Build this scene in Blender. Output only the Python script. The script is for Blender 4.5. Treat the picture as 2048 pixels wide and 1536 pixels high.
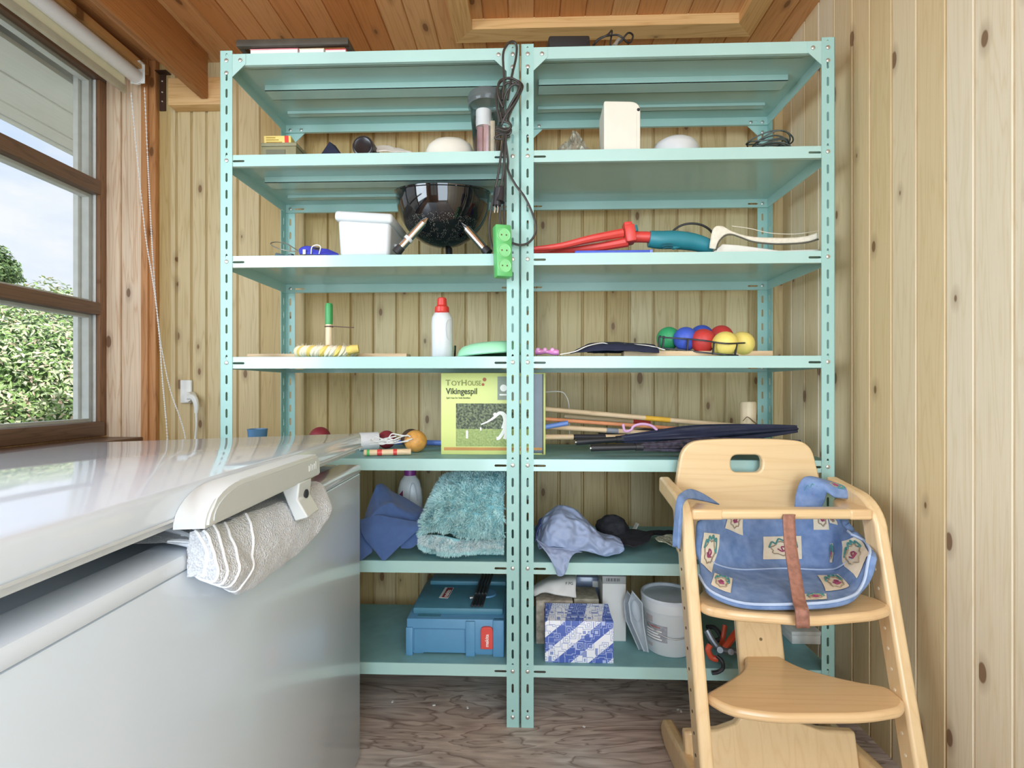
import bpy, bmesh, math, random
from mathutils import Vector, Matrix, noise
random.seed(7)
C = bpy.context.scene
for o in list(bpy.data.objects):
    bpy.data.objects.remove(o)
COL = C.collection

# ---------------------------------------------------------------- camera
TH = 0.0326
CZ = 0.982
cs, sn = math.cos(TH), math.sin(TH)
cam = bpy.data.cameras.new('camera')
camo = bpy.data.objects.new('camera', cam); COL.objects.link(camo)
cam.sensor_fit = 'HORIZONTAL'; cam.sensor_width = 36.0
cam.lens = 36.0 * 1000 / 2048
cam.shift_y = 11 / 2048
cam.clip_start = 0.02; cam.clip_end = 200
camo.location = (0, 0, CZ)
camo.rotation_euler = (math.radians(90), 0, TH)
C.camera = camo

def V(px, py, d):
    """point of the room seen at photo pixel px,py at depth d from the camera plane"""
    u = (px - 1024) / 1000; w = (779 - py) / 1000
    return Vector((d * (u * cs - sn), d * (u * sn + cs), CZ + d * w))
def VY(px, py, y):
    u = (px - 1024) / 1000
    return V(px, py, y / (u * sn + cs))
def VX(px, py, x):
    u = (px - 1024) / 1000
    return V(px, py, x / (u * cs - sn))
def VZ(px, py, z):
    return V(px, py, (z - CZ) / ((779 - py) / 1000))

# ---------------------------------------------------------------- world, sun, exposure
W = bpy.data.worlds.new('sky'); C.world = W; W.use_nodes = True
nt = W.node_tree; nt.nodes.clear()
def N(nt, t, **k):
    n = nt.nodes.new(t)
    for a, b in k.items():
        if a.startswith('i_'):
            n.inputs[a[2:].replace('_', ' ')].default_value = b
        else:
            setattr(n, a, b)
    return n
tc = N(nt, 'ShaderNodeTexCoord')
sep = N(nt, 'ShaderNodeSeparateXYZ'); nt.links.new(tc.outputs['Generated'], sep.inputs[0])
mp = N(nt, 'ShaderNodeMapping'); mp.inputs['Scale'].default_value = (1.2, 1.2, 3.0)
nt.links.new(tc.outputs['Generated'], mp.inputs[0])
cl = N(nt, 'ShaderNodeTexNoise', i_Scale=1.6, i_Detail=6.0, i_Roughness=0.55); nt.links.new(mp.outputs[0], cl.inputs['Vector'])
cr = N(nt, 'ShaderNodeValToRGB'); nt.links.new(cl.outputs[0], cr.inputs[0])
cr.color_ramp.elements[0].position = 0.42; cr.color_ramp.elements[0].color = (0.50, 0.70, 1.0, 1)
cr.color_ramp.elements[1].position = 0.60; cr.color_ramp.elements[1].color = (0.95, 0.97, 1.0, 1)
gr = N(nt, 'ShaderNodeMapRange'); gr.inputs['From Min'].default_value = -0.02; gr.inputs['From Max'].default_value = 0.30
nt.links.new(sep.outputs['Z'], gr.inputs['Value'])
mx = N(nt, 'ShaderNodeMixRGB'); mx.inputs[1].default_value = (0.93, 0.96, 1.0, 1)
nt.links.new(gr.outputs[0], mx.inputs[0]); nt.links.new(cr.outputs[0], mx.inputs[2])
bg = N(nt, 'ShaderNodeBackground'); bg.inputs['Strength'].default_value = 0.70
nt.links.new(mx.outputs[0], bg.inputs['Color'])
wo = N(nt, 'ShaderNodeOutputWorld'); nt.links.new(bg.outputs[0], wo.inputs[0])

def light(name, kind, loc, tgt, energy, color=(1, 1, 1), **k):
    l = bpy.data.lights.new(name, kind); l.energy = energy; l.color = color
    for a, b in k.items(): setattr(l, a, b)
    o = bpy.data.objects.new(name, l); COL.objects.link(o); o.location = loc
    o.rotation_euler = (Vector(tgt) - Vector(loc)).to_track_quat('-Z', 'Y').to_euler()
    return o
light('sun', 'SUN', (6, -4, 8), (-3, 2.5, 0), 3.2, (1, 0.95, 0.86), angle=0.02)
# daylight entering through the big garden openings behind the camera
light('daylight_rear', 'AREA', (0.25, -1.62, 1.12), (0.2, 1.5, 1.0), 37, (0.72, 0.86, 1.0), shape='RECTANGLE', size=1.3, size_y=1.9)
light('overhead_fill', 'AREA', (0.25, -0.45, 2.24), (0.1, -0.1, 0), 14, (0.75, 0.88, 1.0), shape='RECTANGLE', size=1.1, size_y=1.3)  # added fill light overhead for lid, floor and seat; no fixture known
light('daylight_window', 'AREA', (-1.62, -0.02, 1.5), (0.4, 1.0, 1.15), 26, (0.78, 0.89, 1.0), shape='RECTANGLE', size=1.0, size_y=1.1)
C.view_settings.view_transform = 'Standard'; C.view_settings.look = 'None'
C.view_settings.gamma = 1; C.view_settings.use_curve_mapping = False
C.view_settings.exposure = 0.60
C.cycles.max_bounces = 8; C.cycles.diffuse_bounces = 4; C.cycles.transparent_max_bounces = 12
C.cycles.use_denoising = True
C.cycles.caustics_reflective = False; C.cycles.caustics_refractive = False
C.cycles.sample_clamp_indirect = 4

# ---------------------------------------------------------------- materials
def lin(h):
    h = h.lstrip('#'); v = [int(h[i:i + 2], 16) / 255 for i in (0, 2, 4)]
    return tuple((c / 12.92 if c <= 0.04045 else ((c + 0.055) / 1.055) ** 2.4) for c in v) + (1,)
MATS = {}
def newmat(name):
    m = bpy.data.materials.new(name); m.use_nodes = True
    t = m.node_tree; t.nodes.clear()
    b = N(t, 'ShaderNodeBsdfPrincipled'); o = N(t, 'ShaderNodeOutputMaterial')
    t.links.new(b.outputs[0], o.inputs[0])
    MATS[name] = m
    return m, t, b
def mat(name, col, rough=0.5, metal=0.0, var=0.06, scale=30, bump=0.0, bscale=200, coat=0.0, trans=0.0, alpha=1.0, sss=0.0, sheen=0.0):
    """plain procedural material: base colour with slight noise variation and optional bump"""
    if name in MATS: return MATS[name]
    m, t, b = newmat(name); c = lin(col)
    tc = N(t, 'ShaderNodeTexCoord')
    nz = N(t, 'ShaderNodeTexNoise', i_Scale=float(scale), i_Detail=4.0); t.links.new(tc.outputs['Object'], nz.inputs['Vector'])
    r = N(t, 'ShaderNodeValToRGB'); t.links.new(nz.outputs[0], r.inputs[0])
    r.color_ramp.elements[0].position = 0.3; r.color_ramp.elements[1].position = 0.7
    r.color_ramp.elements[0].color = tuple(x * (1 - var) for x in c[:3]) + (1,)
    r.color_ramp.elements[1].color = tuple(min(1, x * (1 + var)) for x in c[:3]) + (1,)
    t.links.new(r.outputs[0], b.inputs['Base Color'])
    b.inputs['Roughness'].default_value = rough; b.inputs['Metallic'].default_value = metal
    b.inputs['Coat Weight'].default_value = coat; b.inputs['Coat Roughness'].default_value = 0.08
    b.inputs['Alpha'].default_value = alpha
    b.inputs['Transmission Weight'].default_value = trans
    if sheen: b.inputs['Sheen Weight'].default_value = sheen
    if bump:
        n2 = N(t, 'ShaderNodeTexNoise', i_Scale=float(bscale), i_Detail=3.0); t.links.new(tc.outputs['Object'], n2.inputs['Vector'])
        bp = N(t, 'ShaderNodeBump'); bp.inputs['Strength'].default_value = bump; bp.inputs['Distance'].default_value = 0.002
        t.links.new(n2.outputs[0], bp.inputs['Height']); t.links.new(bp.outputs[0], b.inputs['Normal'])
    return m

def wood(name, light_c, dark_c, axis='Z', across='X', pitch=0.09, x0=0.0, rough=0.55, knots=1.0, grain=1.0, boards=True, vary=0.5, coords='Object', tint=None, knotc='#6b4424', gscale=26.0, coat=0.0):
    """boards running along `axis`, repeating every `pitch` along `across`; grain, rings, knots; colour per board"""
    if name in MATS: return MATS[name]
    m, t, b = newmat(name)
    L = t.links.new
    tc = N(t, 'ShaderNodeTexCoord'); sp = N(t, 'ShaderNodeSeparateXYZ'); L(tc.outputs[coords], sp.inputs[0])
    ax, ac = sp.outputs[axis], sp.outputs[across]
    third = sp.outputs[[a for a in 'XYZ' if a not in (axis, across)][0]]
    def math_(op, a, bb=None, c=None):
        n = N(t, 'ShaderNodeMath', operation=op)
        for i, x in enumerate((a, bb, c)):
            if x is None: continue
            if isinstance(x, (int, float)): n.inputs[i].default_value = x
            else: L(x, n.inputs[i])
        return n.outputs[0]
    if boards:
        idx = math_('FLOOR', math_('DIVIDE', math_('SUBTRACT', ac, x0), pitch))
        wn = N(t, 'ShaderNodeTexWhiteNoise', noise_dimensions='1D'); L(idx, wn.inputs['W'])
        rnd = wn.outputs['Value']
    else:
        rnd = math_('ADD', 0.5, 0.0)
    loc = math_('SUBTRACT', ac, math_('MULTIPLY', idx, pitch)) if boards else ac
    cmb = N(t, 'ShaderNodeCombineXYZ'); L(loc, cmb.inputs['X']); L(third, cmb.inputs['Y'])
    L(math_('ADD', math_('MULTIPLY', ax, 0.055), math_('MULTIPLY', rnd, 13.7)), cmb.inputs['Z'])
    n1 = N(t, 'ShaderNodeTexNoise', i_Scale=gscale, i_Detail=2.0, i_Distortion=0.3); L(cmb.outputs[0], n1.inputs['Vector'])
    rings = math_('FRACT', math_('MULTIPLY', n1.outputs[0], 9.0))
    tri = math_('ABSOLUTE', math_('SUBTRACT', math_('MULTIPLY', rings, 2.0), 1.0))
    cmb2 = N(t, 'ShaderNodeCombineXYZ'); L(math_('MULTIPLY', loc, 320.0), cmb2.inputs['X']); L(math_('MULTIPLY', third, 320.0), cmb2.inputs['Y'])
    L(math_('ADD', math_('MULTIPLY', ax, 5.0), math_('MULTIPLY', rnd, 31.0)), cmb2.inputs['Z'])
    n2 = N(t, 'ShaderNodeTexNoise', i_Scale=1.0, i_Detail=3.0); L(cmb2.outputs[0], n2.inputs['Vector'])
    g = math_('MULTIPLY', math_('ADD', math_('MULTIPLY', math_('POWER', tri, 3.0), 0.42), math_('MULTIPLY', n2.outputs[0], 0.38)), grain)
    g = math_('ADD', g, math_('MULTIPLY', math_('SUBTRACT', rnd, 0.5), vary * 0.7))
    rp = N(t, 'ShaderNodeValToRGB'); L(g, rp.inputs[0])
    rp.color_ramp.elements[0].color = lin(light_c); rp.color_ramp.elements[1].color = lin(dark_c)
    rp.color_ramp.elements[0].position = 0.02; rp.color_ramp.elements[1].position = 0.85
    out = rp.outputs[0]
    if boards and tint:
        wn2 = N(t, 'ShaderNodeTexWhiteNoise', noise_dimensions='1D'); L(math_('ADD', idx, 40.5), wn2.inputs['W'])
        mt = N(t, 'ShaderNodeMixRGB', blend_type='MULTIPLY'); L(math_('MULTIPLY', wn2.outputs['Value'], 0.9), mt.inputs[0])
        L(out, mt.inputs[1]); mt.inputs[2].default_value = lin(tint); out = mt.outputs[0]
    if knots:
        cmk = N(t, 'ShaderNodeCombineXYZ'); L(math_('MULTIPLY', loc, 11.0), cmk.inputs['X'])
        L(math_('ADD', math_('MULTIPLY', ax, 5.0), math_('MULTIPLY', rnd, 57.0)), cmk.inputs['Y']); L(math_('MULTIPLY', rnd, 9.0), cmk.inputs['Z'])
        vo = N(t, 'ShaderNodeTexVoronoi', voronoi_dimensions='2D', i_Scale=1.0); vo.inputs['Randomness'].default_value = 0.85; L(cmk.outputs[0], vo.inputs['Vector'])
        dist = vo.outputs['Distance']
        s2 = N(t, 'ShaderNodeSeparateColor'); L(vo.outputs['Color'], s2.inputs[0])
        size = math_('MULTIPLY', math_('MAXIMUM', math_('SUBTRACT', s2.outputs[0], 1 - 0.44 * knots), 0.0), 0.24 / knots)
        k = N(t, 'ShaderNodeMapRange'); k.clamp = True; L(math_('SUBTRACT', dist, size), k.inputs['Value'])
        k.inputs['From Min'].default_value = 0.0; k.inputs['From Max'].default_value = 0.035; k.inputs['To Min'].default_value = 1; k.inputs['To Max'].default_value = 0
        on = math_('GREATER_THAN', size, 0.01)
        halo = N(t, 'ShaderNodeMapRange'); halo.clamp = True; L(math_('SUBTRACT', dist, size), halo.inputs['Value'])
        halo.inputs['From Min'].default_value = 0.0; halo.inputs['From Max'].default_value = 0.16; halo.inputs['To Min'].default_value = 0.35; halo.inputs['To Max'].default_value = 0
        mk = N(t, 'ShaderNodeMixRGB'); L(math_('MULTIPLY', on, math_('MAXIMUM', math_('MULTIPLY', k.outputs[0], 0.85), halo.outputs[0])), mk.inputs[0])
        L(out, mk.inputs[1]); mk.inputs[2].default_value = lin(knotc); out = mk.outputs[0]
    L(out, b.inputs['Base Color'])
    b.inputs['Roughness'].default_value = rough; b.inputs['Coat Weight'].default_value = coat
    bp = N(t, 'ShaderNodeBump'); bp.inputs['Strength'].default_value = 0.12; bp.inputs['Distance'].default_value = 0.002
    L(n2.outputs[0], bp.inputs['Height']); L(bp.outputs[0], b.inputs['Normal'])
    return m

# ---------------------------------------------------------------- mesh building
def catmull(pts, n=6, closed=False):
    pts = [Vector(p) for p in pts]
    if len(pts) < 3: return pts
    out = []; m = len(pts)
    for i in range(m if closed else m - 1):
        p1, p2 = pts[i], pts[(i + 1) % m]
        p0 = pts[i - 1] if (closed or i > 0) else 2 * p1 - p2
        p3 = pts[(i + 2) % m] if (closed or i + 2 < m) else 2 * p2 - p1
        for k in range(n):
            t = k / n
            out.append(0.5 * ((2 * p1) + (p2 - p0) * t + (2 * p0 - 5 * p1 + 4 * p2 - p3) * t * t + (3 * p1 - p0 - 3 * p2 + p3) * t ** 3))
    if not closed: out.append(pts[-1])
    return out

class B:
    def __init__(s): s.bm = bmesh.new()
    def box(s, c, size, rot=None, bev=0.0, seg=2):
        r = bmesh.ops.create_cube(s.bm, size=1.0)
        M = Matrix.Translation(Vector(c)) @ (rot.to_4x4() if rot is not None else Matrix()) @ Matrix.Diagonal((*size, 1))
        vs = r['verts']; bmesh.ops.transform(s.bm, matrix=M, verts=vs)
        if bev:
            es = list({e for v in vs for e in v.link_edges})
            bmesh.ops.bevel(s.bm, geom=es, offset=bev, segments=seg, affect='EDGES', profile=0.5)
        return s
    def bb(s, a, b, bev=0.0, seg=2):
        a, b = Vector(a), Vector(b)
        return s.box((a + b) / 2, [abs(x) for x in (b - a)], bev=bev, seg=seg)
    def cyl(s, p0, p1, r0, r1=None, n=20):
        r1 = r0 if r1 is None else r1
        p0, p1 = Vector(p0), Vector(p1); d = p1 - p0
        q = d.to_track_quat('Z', 'Y').to_matrix().to_4x4()
        bmesh.ops.create_cone(s.bm, cap_ends=True, segments=n, radius1=r0, radius2=r1, depth=d.length, matrix=Matrix.Translation((p0 + p1) / 2) @ q)
        return s
    def sph(s, c, r, scale=(1, 1, 1), rot=None, n=20):
        M = Matrix.Translation(Vector(c)) @ (rot.to_4x4() if rot is not None else Matrix()) @ Matrix.Diagonal((*scale, 1))
        bmesh.ops.create_uvsphere(s.bm, u_segments=n, v_segments=max(6, n // 2), radius=r, matrix=M)
        return s
    def tube(s, pts, r, n=8, closed=False, sub=5, flat=1.0, up=None):
        P = catmull(pts, sub, closed) if sub else [Vector(p) for p in pts]
        m = len(P); rings = []; u = None
        for i in range(m):
            a = P[i - 1] if (closed or i) else P[i]
            b = P[(i + 1) % m] if (closed or i < m - 1) else P[i]
            t = (b - a)
            if t.length < 1e-9: t = Vector((0, 0, 1))
            t.normalize()
            if u is None:
                u = Vector(up) if up else (Vector((0, 0, 1)) if abs(t.z) < 0.9 else Vector((1, 0, 0)))
            u = (u - t * u.dot(t))
            if u.length < 1e-6: u = t.orthogonal()
            u.normalize(); w = t.cross(u)
            rr = r(i / (m - 1)) if callable(r) else r
            rings.append([s.bm.verts.new(P[i] + u * (rr * flat * math.cos(2 * math.pi * k / n)) + w * (rr * math.sin(2 * math.pi * k / n))) for k in range(n)])
        for i in range(m if closed else m - 1):
            A, Bq = rings[i], rings[(i + 1) % m]
            for k in range(n):
                s.bm.faces.new((A[k], A[(k + 1) % n], Bq[(k + 1) % n], Bq[k]))
        if not closed:
            s.bm.faces.new(rings[0][::-1]); s.bm.faces.new(rings[-1])
        return s
    def lathe(s, prof, c=(0, 0, 0), rot=None, n=32, sx=1.0, sy=1.0, cap=True):
        M = Matrix.Translation(Vector(c)) @ (rot.to_4x4() if rot is not None else Matrix())
        rings = []
        for r, z in prof:
            if r < 1e-6: rings.append([s.bm.verts.new(M @ Vector((0, 0, z)))])
            else: rings.append([s.bm.verts.new(M @ Vector((r * sx * math.cos(2 * math.pi * k / n), r * sy * math.sin(2 * math.pi * k / n), z))) for k in range(n)])
        for A, Bq in zip(rings, rings[1:]):
            for k in range(n):
                k2 = (k + 1) % n
                if len(A) == 1 and len(Bq) == 1: continue
                if len(A) == 1: s.bm.faces.new((A[0], Bq[k2], Bq[k]))
                elif len(Bq) == 1: s.bm.faces.new((A[k], A[k2], Bq[0]))
                else: s.bm.faces.new((A[k], A[k2], Bq[k2], Bq[k]))
        if cap:
            if len(rings[0]) > 1: s.bm.faces.new(rings[0][::-1])
            if len(rings[-1]) > 1: s.bm.faces.new(rings[-1])
        return s
    def grid(s, fn, nu, nv, cu=False):
        vs = [[s.bm.verts.new(fn(i / nu, j / nv)) for j in range(nv + 1)] for i in range(nu if cu else nu + 1)]
        for i in range(nu):
            for j in range(nv):
                i2 = (i + 1) % nu if cu else i + 1
                s.bm.faces.new((vs[i][j], vs[i2][j], vs[i2][j + 1], vs[i][j + 1]))
        return s
    def prism(s, pts, off):
        """polygon of 3-D points swept by the vector off"""
        off = Vector(off); a = [s.bm.verts.new(Vector(p)) for p in pts]; b = [s.bm.verts.new(Vector(p) + off) for p in pts]
        s.bm.faces.new(a[::-1]); s.bm.faces.new(b)
        for i in range(len(a)):
            j = (i + 1) % len(a); s.bm.faces.new((a[i], a[j], b[j], b[i]))
        return s
    def add_mesh(s, me, M=None):
        n0 = len(s.bm.verts); s.bm.from_mesh(me); s.bm.verts.ensure_lookup_table()
        if M is not None: bmesh.ops.transform(s.bm, matrix=M, verts=s.bm.verts[n0:])
        bpy.data.meshes.remove(me)
        return s
    def plate(s, outline, holes=(), t=0.002, M=None, bev=0.0, res=1):
        cu = bpy.data.curves.new('tmp', 'CURVE'); cu.dimensions = '2D'; cu.fill_mode = 'BOTH'
        cu.extrude = max(0, t / 2 - bev); cu.bevel_depth = bev; cu.bevel_resolution = res; cu.offset = -bev
        for ring in (outline, *holes):
            sp = cu.splines.new('POLY'); sp.points.add(len(ring) - 1); sp.use_cyclic_u = True
            for p, q in zip(sp.points, ring): p.co = (q[0], q[1], 0, 1)
        o = bpy.data.objects.new('tmp', cu); COL.objects.link(o)
        me = bpy.data.meshes.new_from_object(o.evaluated_get(bpy.context.evaluated_depsgraph_get()))
        bpy.data.objects.remove(o); bpy.data.curves.remove(cu)
        return s.add_mesh(me, M)
    def text(s, txt, size, M, t=0.0004, font_bold=False, align='LEFT', sx=1.0):
        cu = bpy.data.curves.new('tmp', 'FONT'); cu.body = txt; cu.size = size; cu.extrude = t; cu.align_x = align
        if font_bold: cu.offset = size * 0.018
        o = bpy.data.objects.new('tmp', cu); COL.objects.link(o)
        me = bpy.data.meshes.new_from_object(o.evaluated_get(bpy.context.evaluated_depsgraph_get()))
        bpy.data.objects.remove(o); bpy.data.curves.remove(cu)
        return s.add_mesh(me, M @ Matrix.Diagonal((sx, 1, 1, 1)))
    def xform(s, M):
        bmesh.ops.transform(s.bm, matrix=M, verts=s.bm.verts[:]); return s

def thing(name, label, cat, loc=(0, 0, 0), group=None, kind=None):
    o = bpy.data.objects.new(name, None); COL.objects.link(o); o.location = loc
    o.empty_display_size = 0.02
    o['label'] = label; o['category'] = cat
    if group: o['group'] = group
    if kind: o['kind'] = kind
    return o
def wloc(o):
    v = Vector((0, 0, 0))
    while o is not None: v += Vector(o.location); o = o.parent
    return v
def obj(name, b, m, parent=None, label=None, cat=None, group=None, kind=None, smooth=True, angle=0.6, mods=(), face=None):
    """link the builder's shape (world coordinates) as ONE mesh object"""
    bm = b.bm
    if name not in NOFIX: bmesh.ops.recalc_face_normals(bm, faces=bm.faces[:])
    if face is not None and sum((f.normal.dot(Vector(face)) * f.calc_area() for f in bm.faces)) < 0: bmesh.ops.reverse_faces(bm, faces=bm.faces[:])
    if parent is not None:
        org = wloc(parent)
    elif bm.verts:
        xs = [v.co for v in bm.verts]
        org = Vector(((min(p.x for p in xs) + max(p.x for p in xs)) / 2, (min(p.y for p in xs) + max(p.y for p in xs)) / 2, min(p.z for p in xs)))
    else: org = Vector()
    if kind == 'structure' or (parent is not None and parent.get('kind') == 'structure'): org = Vector() if parent is None else wloc(parent)
    bmesh.ops.translate(bm, vec=-org, verts=bm.verts[:])
    me = bpy.data.meshes.new(name); bm.to_mesh(me); bm.free()
    if smooth and me.polygons:
        me.polygons.foreach_set('use_smooth', [True] * len(me.polygons))
        if angle: me.set_sharp_from_angle(angle=angle)
    for q in (m if isinstance(m, (list, tuple)) else [m]): me.materials.append(q)
    o = bpy.data.objects.new(name, me); COL.objects.link(o)
    if parent is not None: o.parent = parent
    else: o.location = org
    if label: o['label'] = label
    if cat: o['category'] = cat
    if group: o['group'] = group
    if kind: o['kind'] = kind
    for t, k in mods:
        md = o.modifiers.new(t.lower(), t)
        for a, v in k.items(): setattr(md, a, v)
    return o
NOFIX = {'foliage', 'pile'}
def struct(name, b, m, parent=None, **k):
    return obj(name, b, m, parent, kind='structure', **k)
def dup(root, loc=None, label=None, group=None, rotz=None):
    r = root.copy(); COL.objects.link(r)
    if loc is not None: r.location = loc
    if rotz is not None: r.rotation_euler = (0, 0, rotz)
    if label: r['label'] = label
    if group: r['group'] = group
    for ch in list(root.children):
        c = ch.copy(); COL.objects.link(c); c.parent = r
        for g in list(ch.children):
            d = g.copy(); COL.objects.link(d); d.parent = c
    return r
R3 = lambda x=0, y=0, z=0: (Matrix.Rotation(z, 3, 'Z') @ Matrix.Rotation(y, 3, 'Y') @ Matrix.Rotation(x, 3, 'X'))

# ---------------------------------------------------------------- room shell
YB = 1.93; XR = 0.965; XW = -1.66; ZC = 2.27; YF = -1.6
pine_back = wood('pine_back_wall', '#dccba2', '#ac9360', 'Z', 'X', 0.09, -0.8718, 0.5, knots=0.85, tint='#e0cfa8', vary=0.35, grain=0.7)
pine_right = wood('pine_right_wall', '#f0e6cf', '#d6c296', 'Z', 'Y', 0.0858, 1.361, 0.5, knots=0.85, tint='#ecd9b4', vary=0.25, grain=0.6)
pine_ceil = wood('pine_ceiling', '#dcac78', '#b3804c', 'Y', 'X', 0.088, 0.02, 0.45, knots=0.5, tint='#e0b48a', vary=0.4, grain=0.8)
pine_warm = wood('pine_warm_trim', '#dcb37c', '#a8713c', 'Z', 'X', 0.2, 0, 0.5, knots=0.8, boards=False, vary=0.2)
pine_lit = wood('pine_lit_casing', '#f0dcc0', '#c99f78', 'Z', 'X', 0.2, 0, 0.5, knots=0.9, boards=False, vary=0.2)  # casing pine brightened, window light put into its colour
pine_beam = wood('pine_beam', '#bb7f4b', '#8a5528', 'Y', 'Z', 0.3, 0, 0.5, knots=0.3, boards=False)
pine_trim = wood('pine_trim', '#e6bd84', '#c29257', 'X', 'Y', 0.3, 0, 0.5, knots=0.5, boards=False)
pine_trimy = wood('pine_trim_depth', '#dcae74', '#b5834a', 'Y', 'X', 0.3, 0, 0.5, knots=0.5, boards=False)
wood_dark = wood('window_brown_wood', '#7d6350', '#554236', 'Y', 'Z', 0.3, 0, 0.4, knots=0, boards=False)

# back wall: profiled boards
def profile_wall(grooves, a0, a1, depth=0.010, half=0.006):
    pr = [(a0, 0)]
    for g in sorted(grooves):
        if a0 + 0.012 < g < a1 - 0.012:
            pr += [(g - half, 0), (g - half * 0.35, depth), (g + half * 0.35, depth), (g + half, 0)]
    pr.append((a1, 0))
    return pr
gb = [-0.8718 + 0.09 * k for k in range(-3, 22)]
gb += [VY(p, 500, YB).x for p in (353, 383, 413)]
b = B(); pr = profile_wall(gb, VY(318, 500, YB).x, XR + 0.01)
pts = [(x, YB + dy, 0) for x, dy in pr] + [(XR + 0.06, YB + 0.05, 0), (XW - 0.06, YB + 0.05, 0), (XW - 0.06, YB + 0.0, 0)]
b.prism([Vector((x, y, -0.02)) for x, y, z in pts], (0, 0, ZC + 0.05))
struct('wall_back', b, pine_back, angle=0.4)
# right wall
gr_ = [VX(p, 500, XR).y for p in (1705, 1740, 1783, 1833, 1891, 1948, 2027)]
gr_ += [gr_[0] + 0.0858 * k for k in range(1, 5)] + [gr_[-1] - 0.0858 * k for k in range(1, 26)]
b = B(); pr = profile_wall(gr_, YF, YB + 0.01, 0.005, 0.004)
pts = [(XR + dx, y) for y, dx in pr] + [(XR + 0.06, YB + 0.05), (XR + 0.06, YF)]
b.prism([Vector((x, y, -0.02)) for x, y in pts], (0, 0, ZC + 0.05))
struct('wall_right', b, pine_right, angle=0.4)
# floor: worn plywood sheet
m, t, bs = newmat('plywood_floor')
L = t.links.new
tc = N(t, 'ShaderNodeTexCoord'); mp = N(t, 'ShaderNodeMapping'); mp.inputs['Scale'].default_value = (1.1, 5.5, 1); L(tc.outputs['Object'], mp.inputs[0])
n1 = N(t, 'ShaderNodeTexNoise', i_Scale=1.5, i_Detail=3.0, i_Distortion=1.5); L(mp.outputs[0], n1.inputs['Vector'])
f = N(t, 'ShaderNodeMath', operation='MULTIPLY'); L(n1.outputs[0], f.inputs[0]); f.inputs[1].default_value = 7.0
f2 = N(t, 'ShaderNodeMath', operation='FRACT'); L(f.outputs[0], f2.inputs[0])
rp = N(t, 'ShaderNodeValToRGB'); L(f2.outputs[0], rp.inputs[0])
e = rp.color_ramp.elements; e[0].color = lin('#b5aaa2'); e[0].position = 0.0; e[1].color = lin('#cdc4bc'); e[1].position = 0.75
x = e.new(0.35); x.color = lin('#c0b6ae'); x = e.new(0.93); x.color = lin('#8d8078'); x = e.new(1.0); x.color = lin('#b5aaa2')
mp2 = N(t, 'ShaderNodeMapping'); mp2.inputs['Scale'].default_value = (4, 36, 1); L(tc.outputs['Object'], mp2.inputs[0])
n2 = N(t, 'ShaderNodeTexNoise', i_Scale=2.0, i_Detail=5.0); L(mp2.outputs[0], n2.inputs['Vector'])
n3 = N(t, 'ShaderNodeTexNoise', i_Scale=2.2, i_Detail=3.0); L(tc.outputs['Object'], n3.inputs['Vector'])
r2 = N(t, 'ShaderNodeValToRGB'); L(n2.outputs[0], r2.inputs[0]); r2.color_ramp.elements[0].position = 0.35; r2.color_ramp.elements[0].color = (0.62, 0.60, 0.59, 1); r2.color_ramp.elements[1].position = 0.6
r3 = N(t, 'ShaderNodeValToRGB'); L(n3.outputs[0], r3.inputs[0]); r3.color_ramp.elements[0].position = 0.45; r3.color_ramp.elements[0].color = (0.95, 0.82, 0.75, 1); r3.color_ramp.elements[1].position = 0.6
a1 = N(t, 'ShaderNodeMixRGB', blend_type='MULTIPLY'); a1.inputs[0].default_value = 0.8; L(rp.outputs[0], a1.inputs[1]); L(r2.outputs[0], a1.inputs[2])
a2 = N(t, 'ShaderNodeMixRGB', blend_type='MULTIPLY'); a2.inputs[0].default_value = 0.8; L(a1.outputs[0], a2.inputs[1]); L(r3.outputs[0], a2.inputs[2])
L(a2.outputs[0], bs.inputs['Base Color']); bs.inputs['Roughness'].default_value = 0.75
struct('floor', B().bb((XW - 0.06, YF, -0.04), (XR + 0.06, YB + 0.05, 0)), m)
# ceiling boards with grooves
b = B(); pr = profile_wall([0.02 + 0.088 * k for k in range(-20, 12)], XW - 0.06, XR + 0.06, 0.004, 0.003)
b.prism([Vector((x, YF, ZC + dy)) for x, dy in pr] + [Vector((XR + 0.06, YF, ZC + 0.06)), Vector((XW - 0.06, YF, ZC + 0.06))], (0, YB + 0.05 - YF, 0))
struct('ceiling', b, pine_ceil, angle=0.4)
# hatch trim on the ceiling: four mitred boards
hx0, hx1, hy1, hw = -0.262, 0.787, 1.80, 0.067; hy0 = 0.75; zt = ZC - 0.036
O = [(hx0, hy0), (hx1, hy0), (hx1, hy1), (hx0, hy1)]; I = [(hx0 + hw, hy0 + hw), (hx1 - hw, hy0 + hw), (hx1 - hw, hy1 - hw), (hx0 + hw, hy1 - hw)]
for k in range(4):
    j = (k + 1) % 4
    q = [O[k], O[j], I[j], I[k]]
    struct('trim_1' if k == 0 else 'trim_1.00%d' % k, B().prism([Vector((x, y, zt)) for x, y in q], (0, 0, 0.036 + 0.002)), pine_trim if k in (0, 2) else pine_trimy)
# beam at the head of the window bay, ledger block on the back wall
xb = VY(432, 212, 1.925).x; zb = VY(427, 212, 1.925).z
struct('trim_2', B().bb((xb - 0.03, YF, zb), (xb, YB - 0.052, ZC + 0.001), bev=0.004), pine_beam)
p0, p1 = VY(343, 216, 1.9), VY(437, 160, 1.9)
struct('trim_3', B().bb((p0.x, YB - 0.05, p0.z), (p1.x + 0.02, YB + 0.001, p1.z), bev=0.003), pine_trim)
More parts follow.
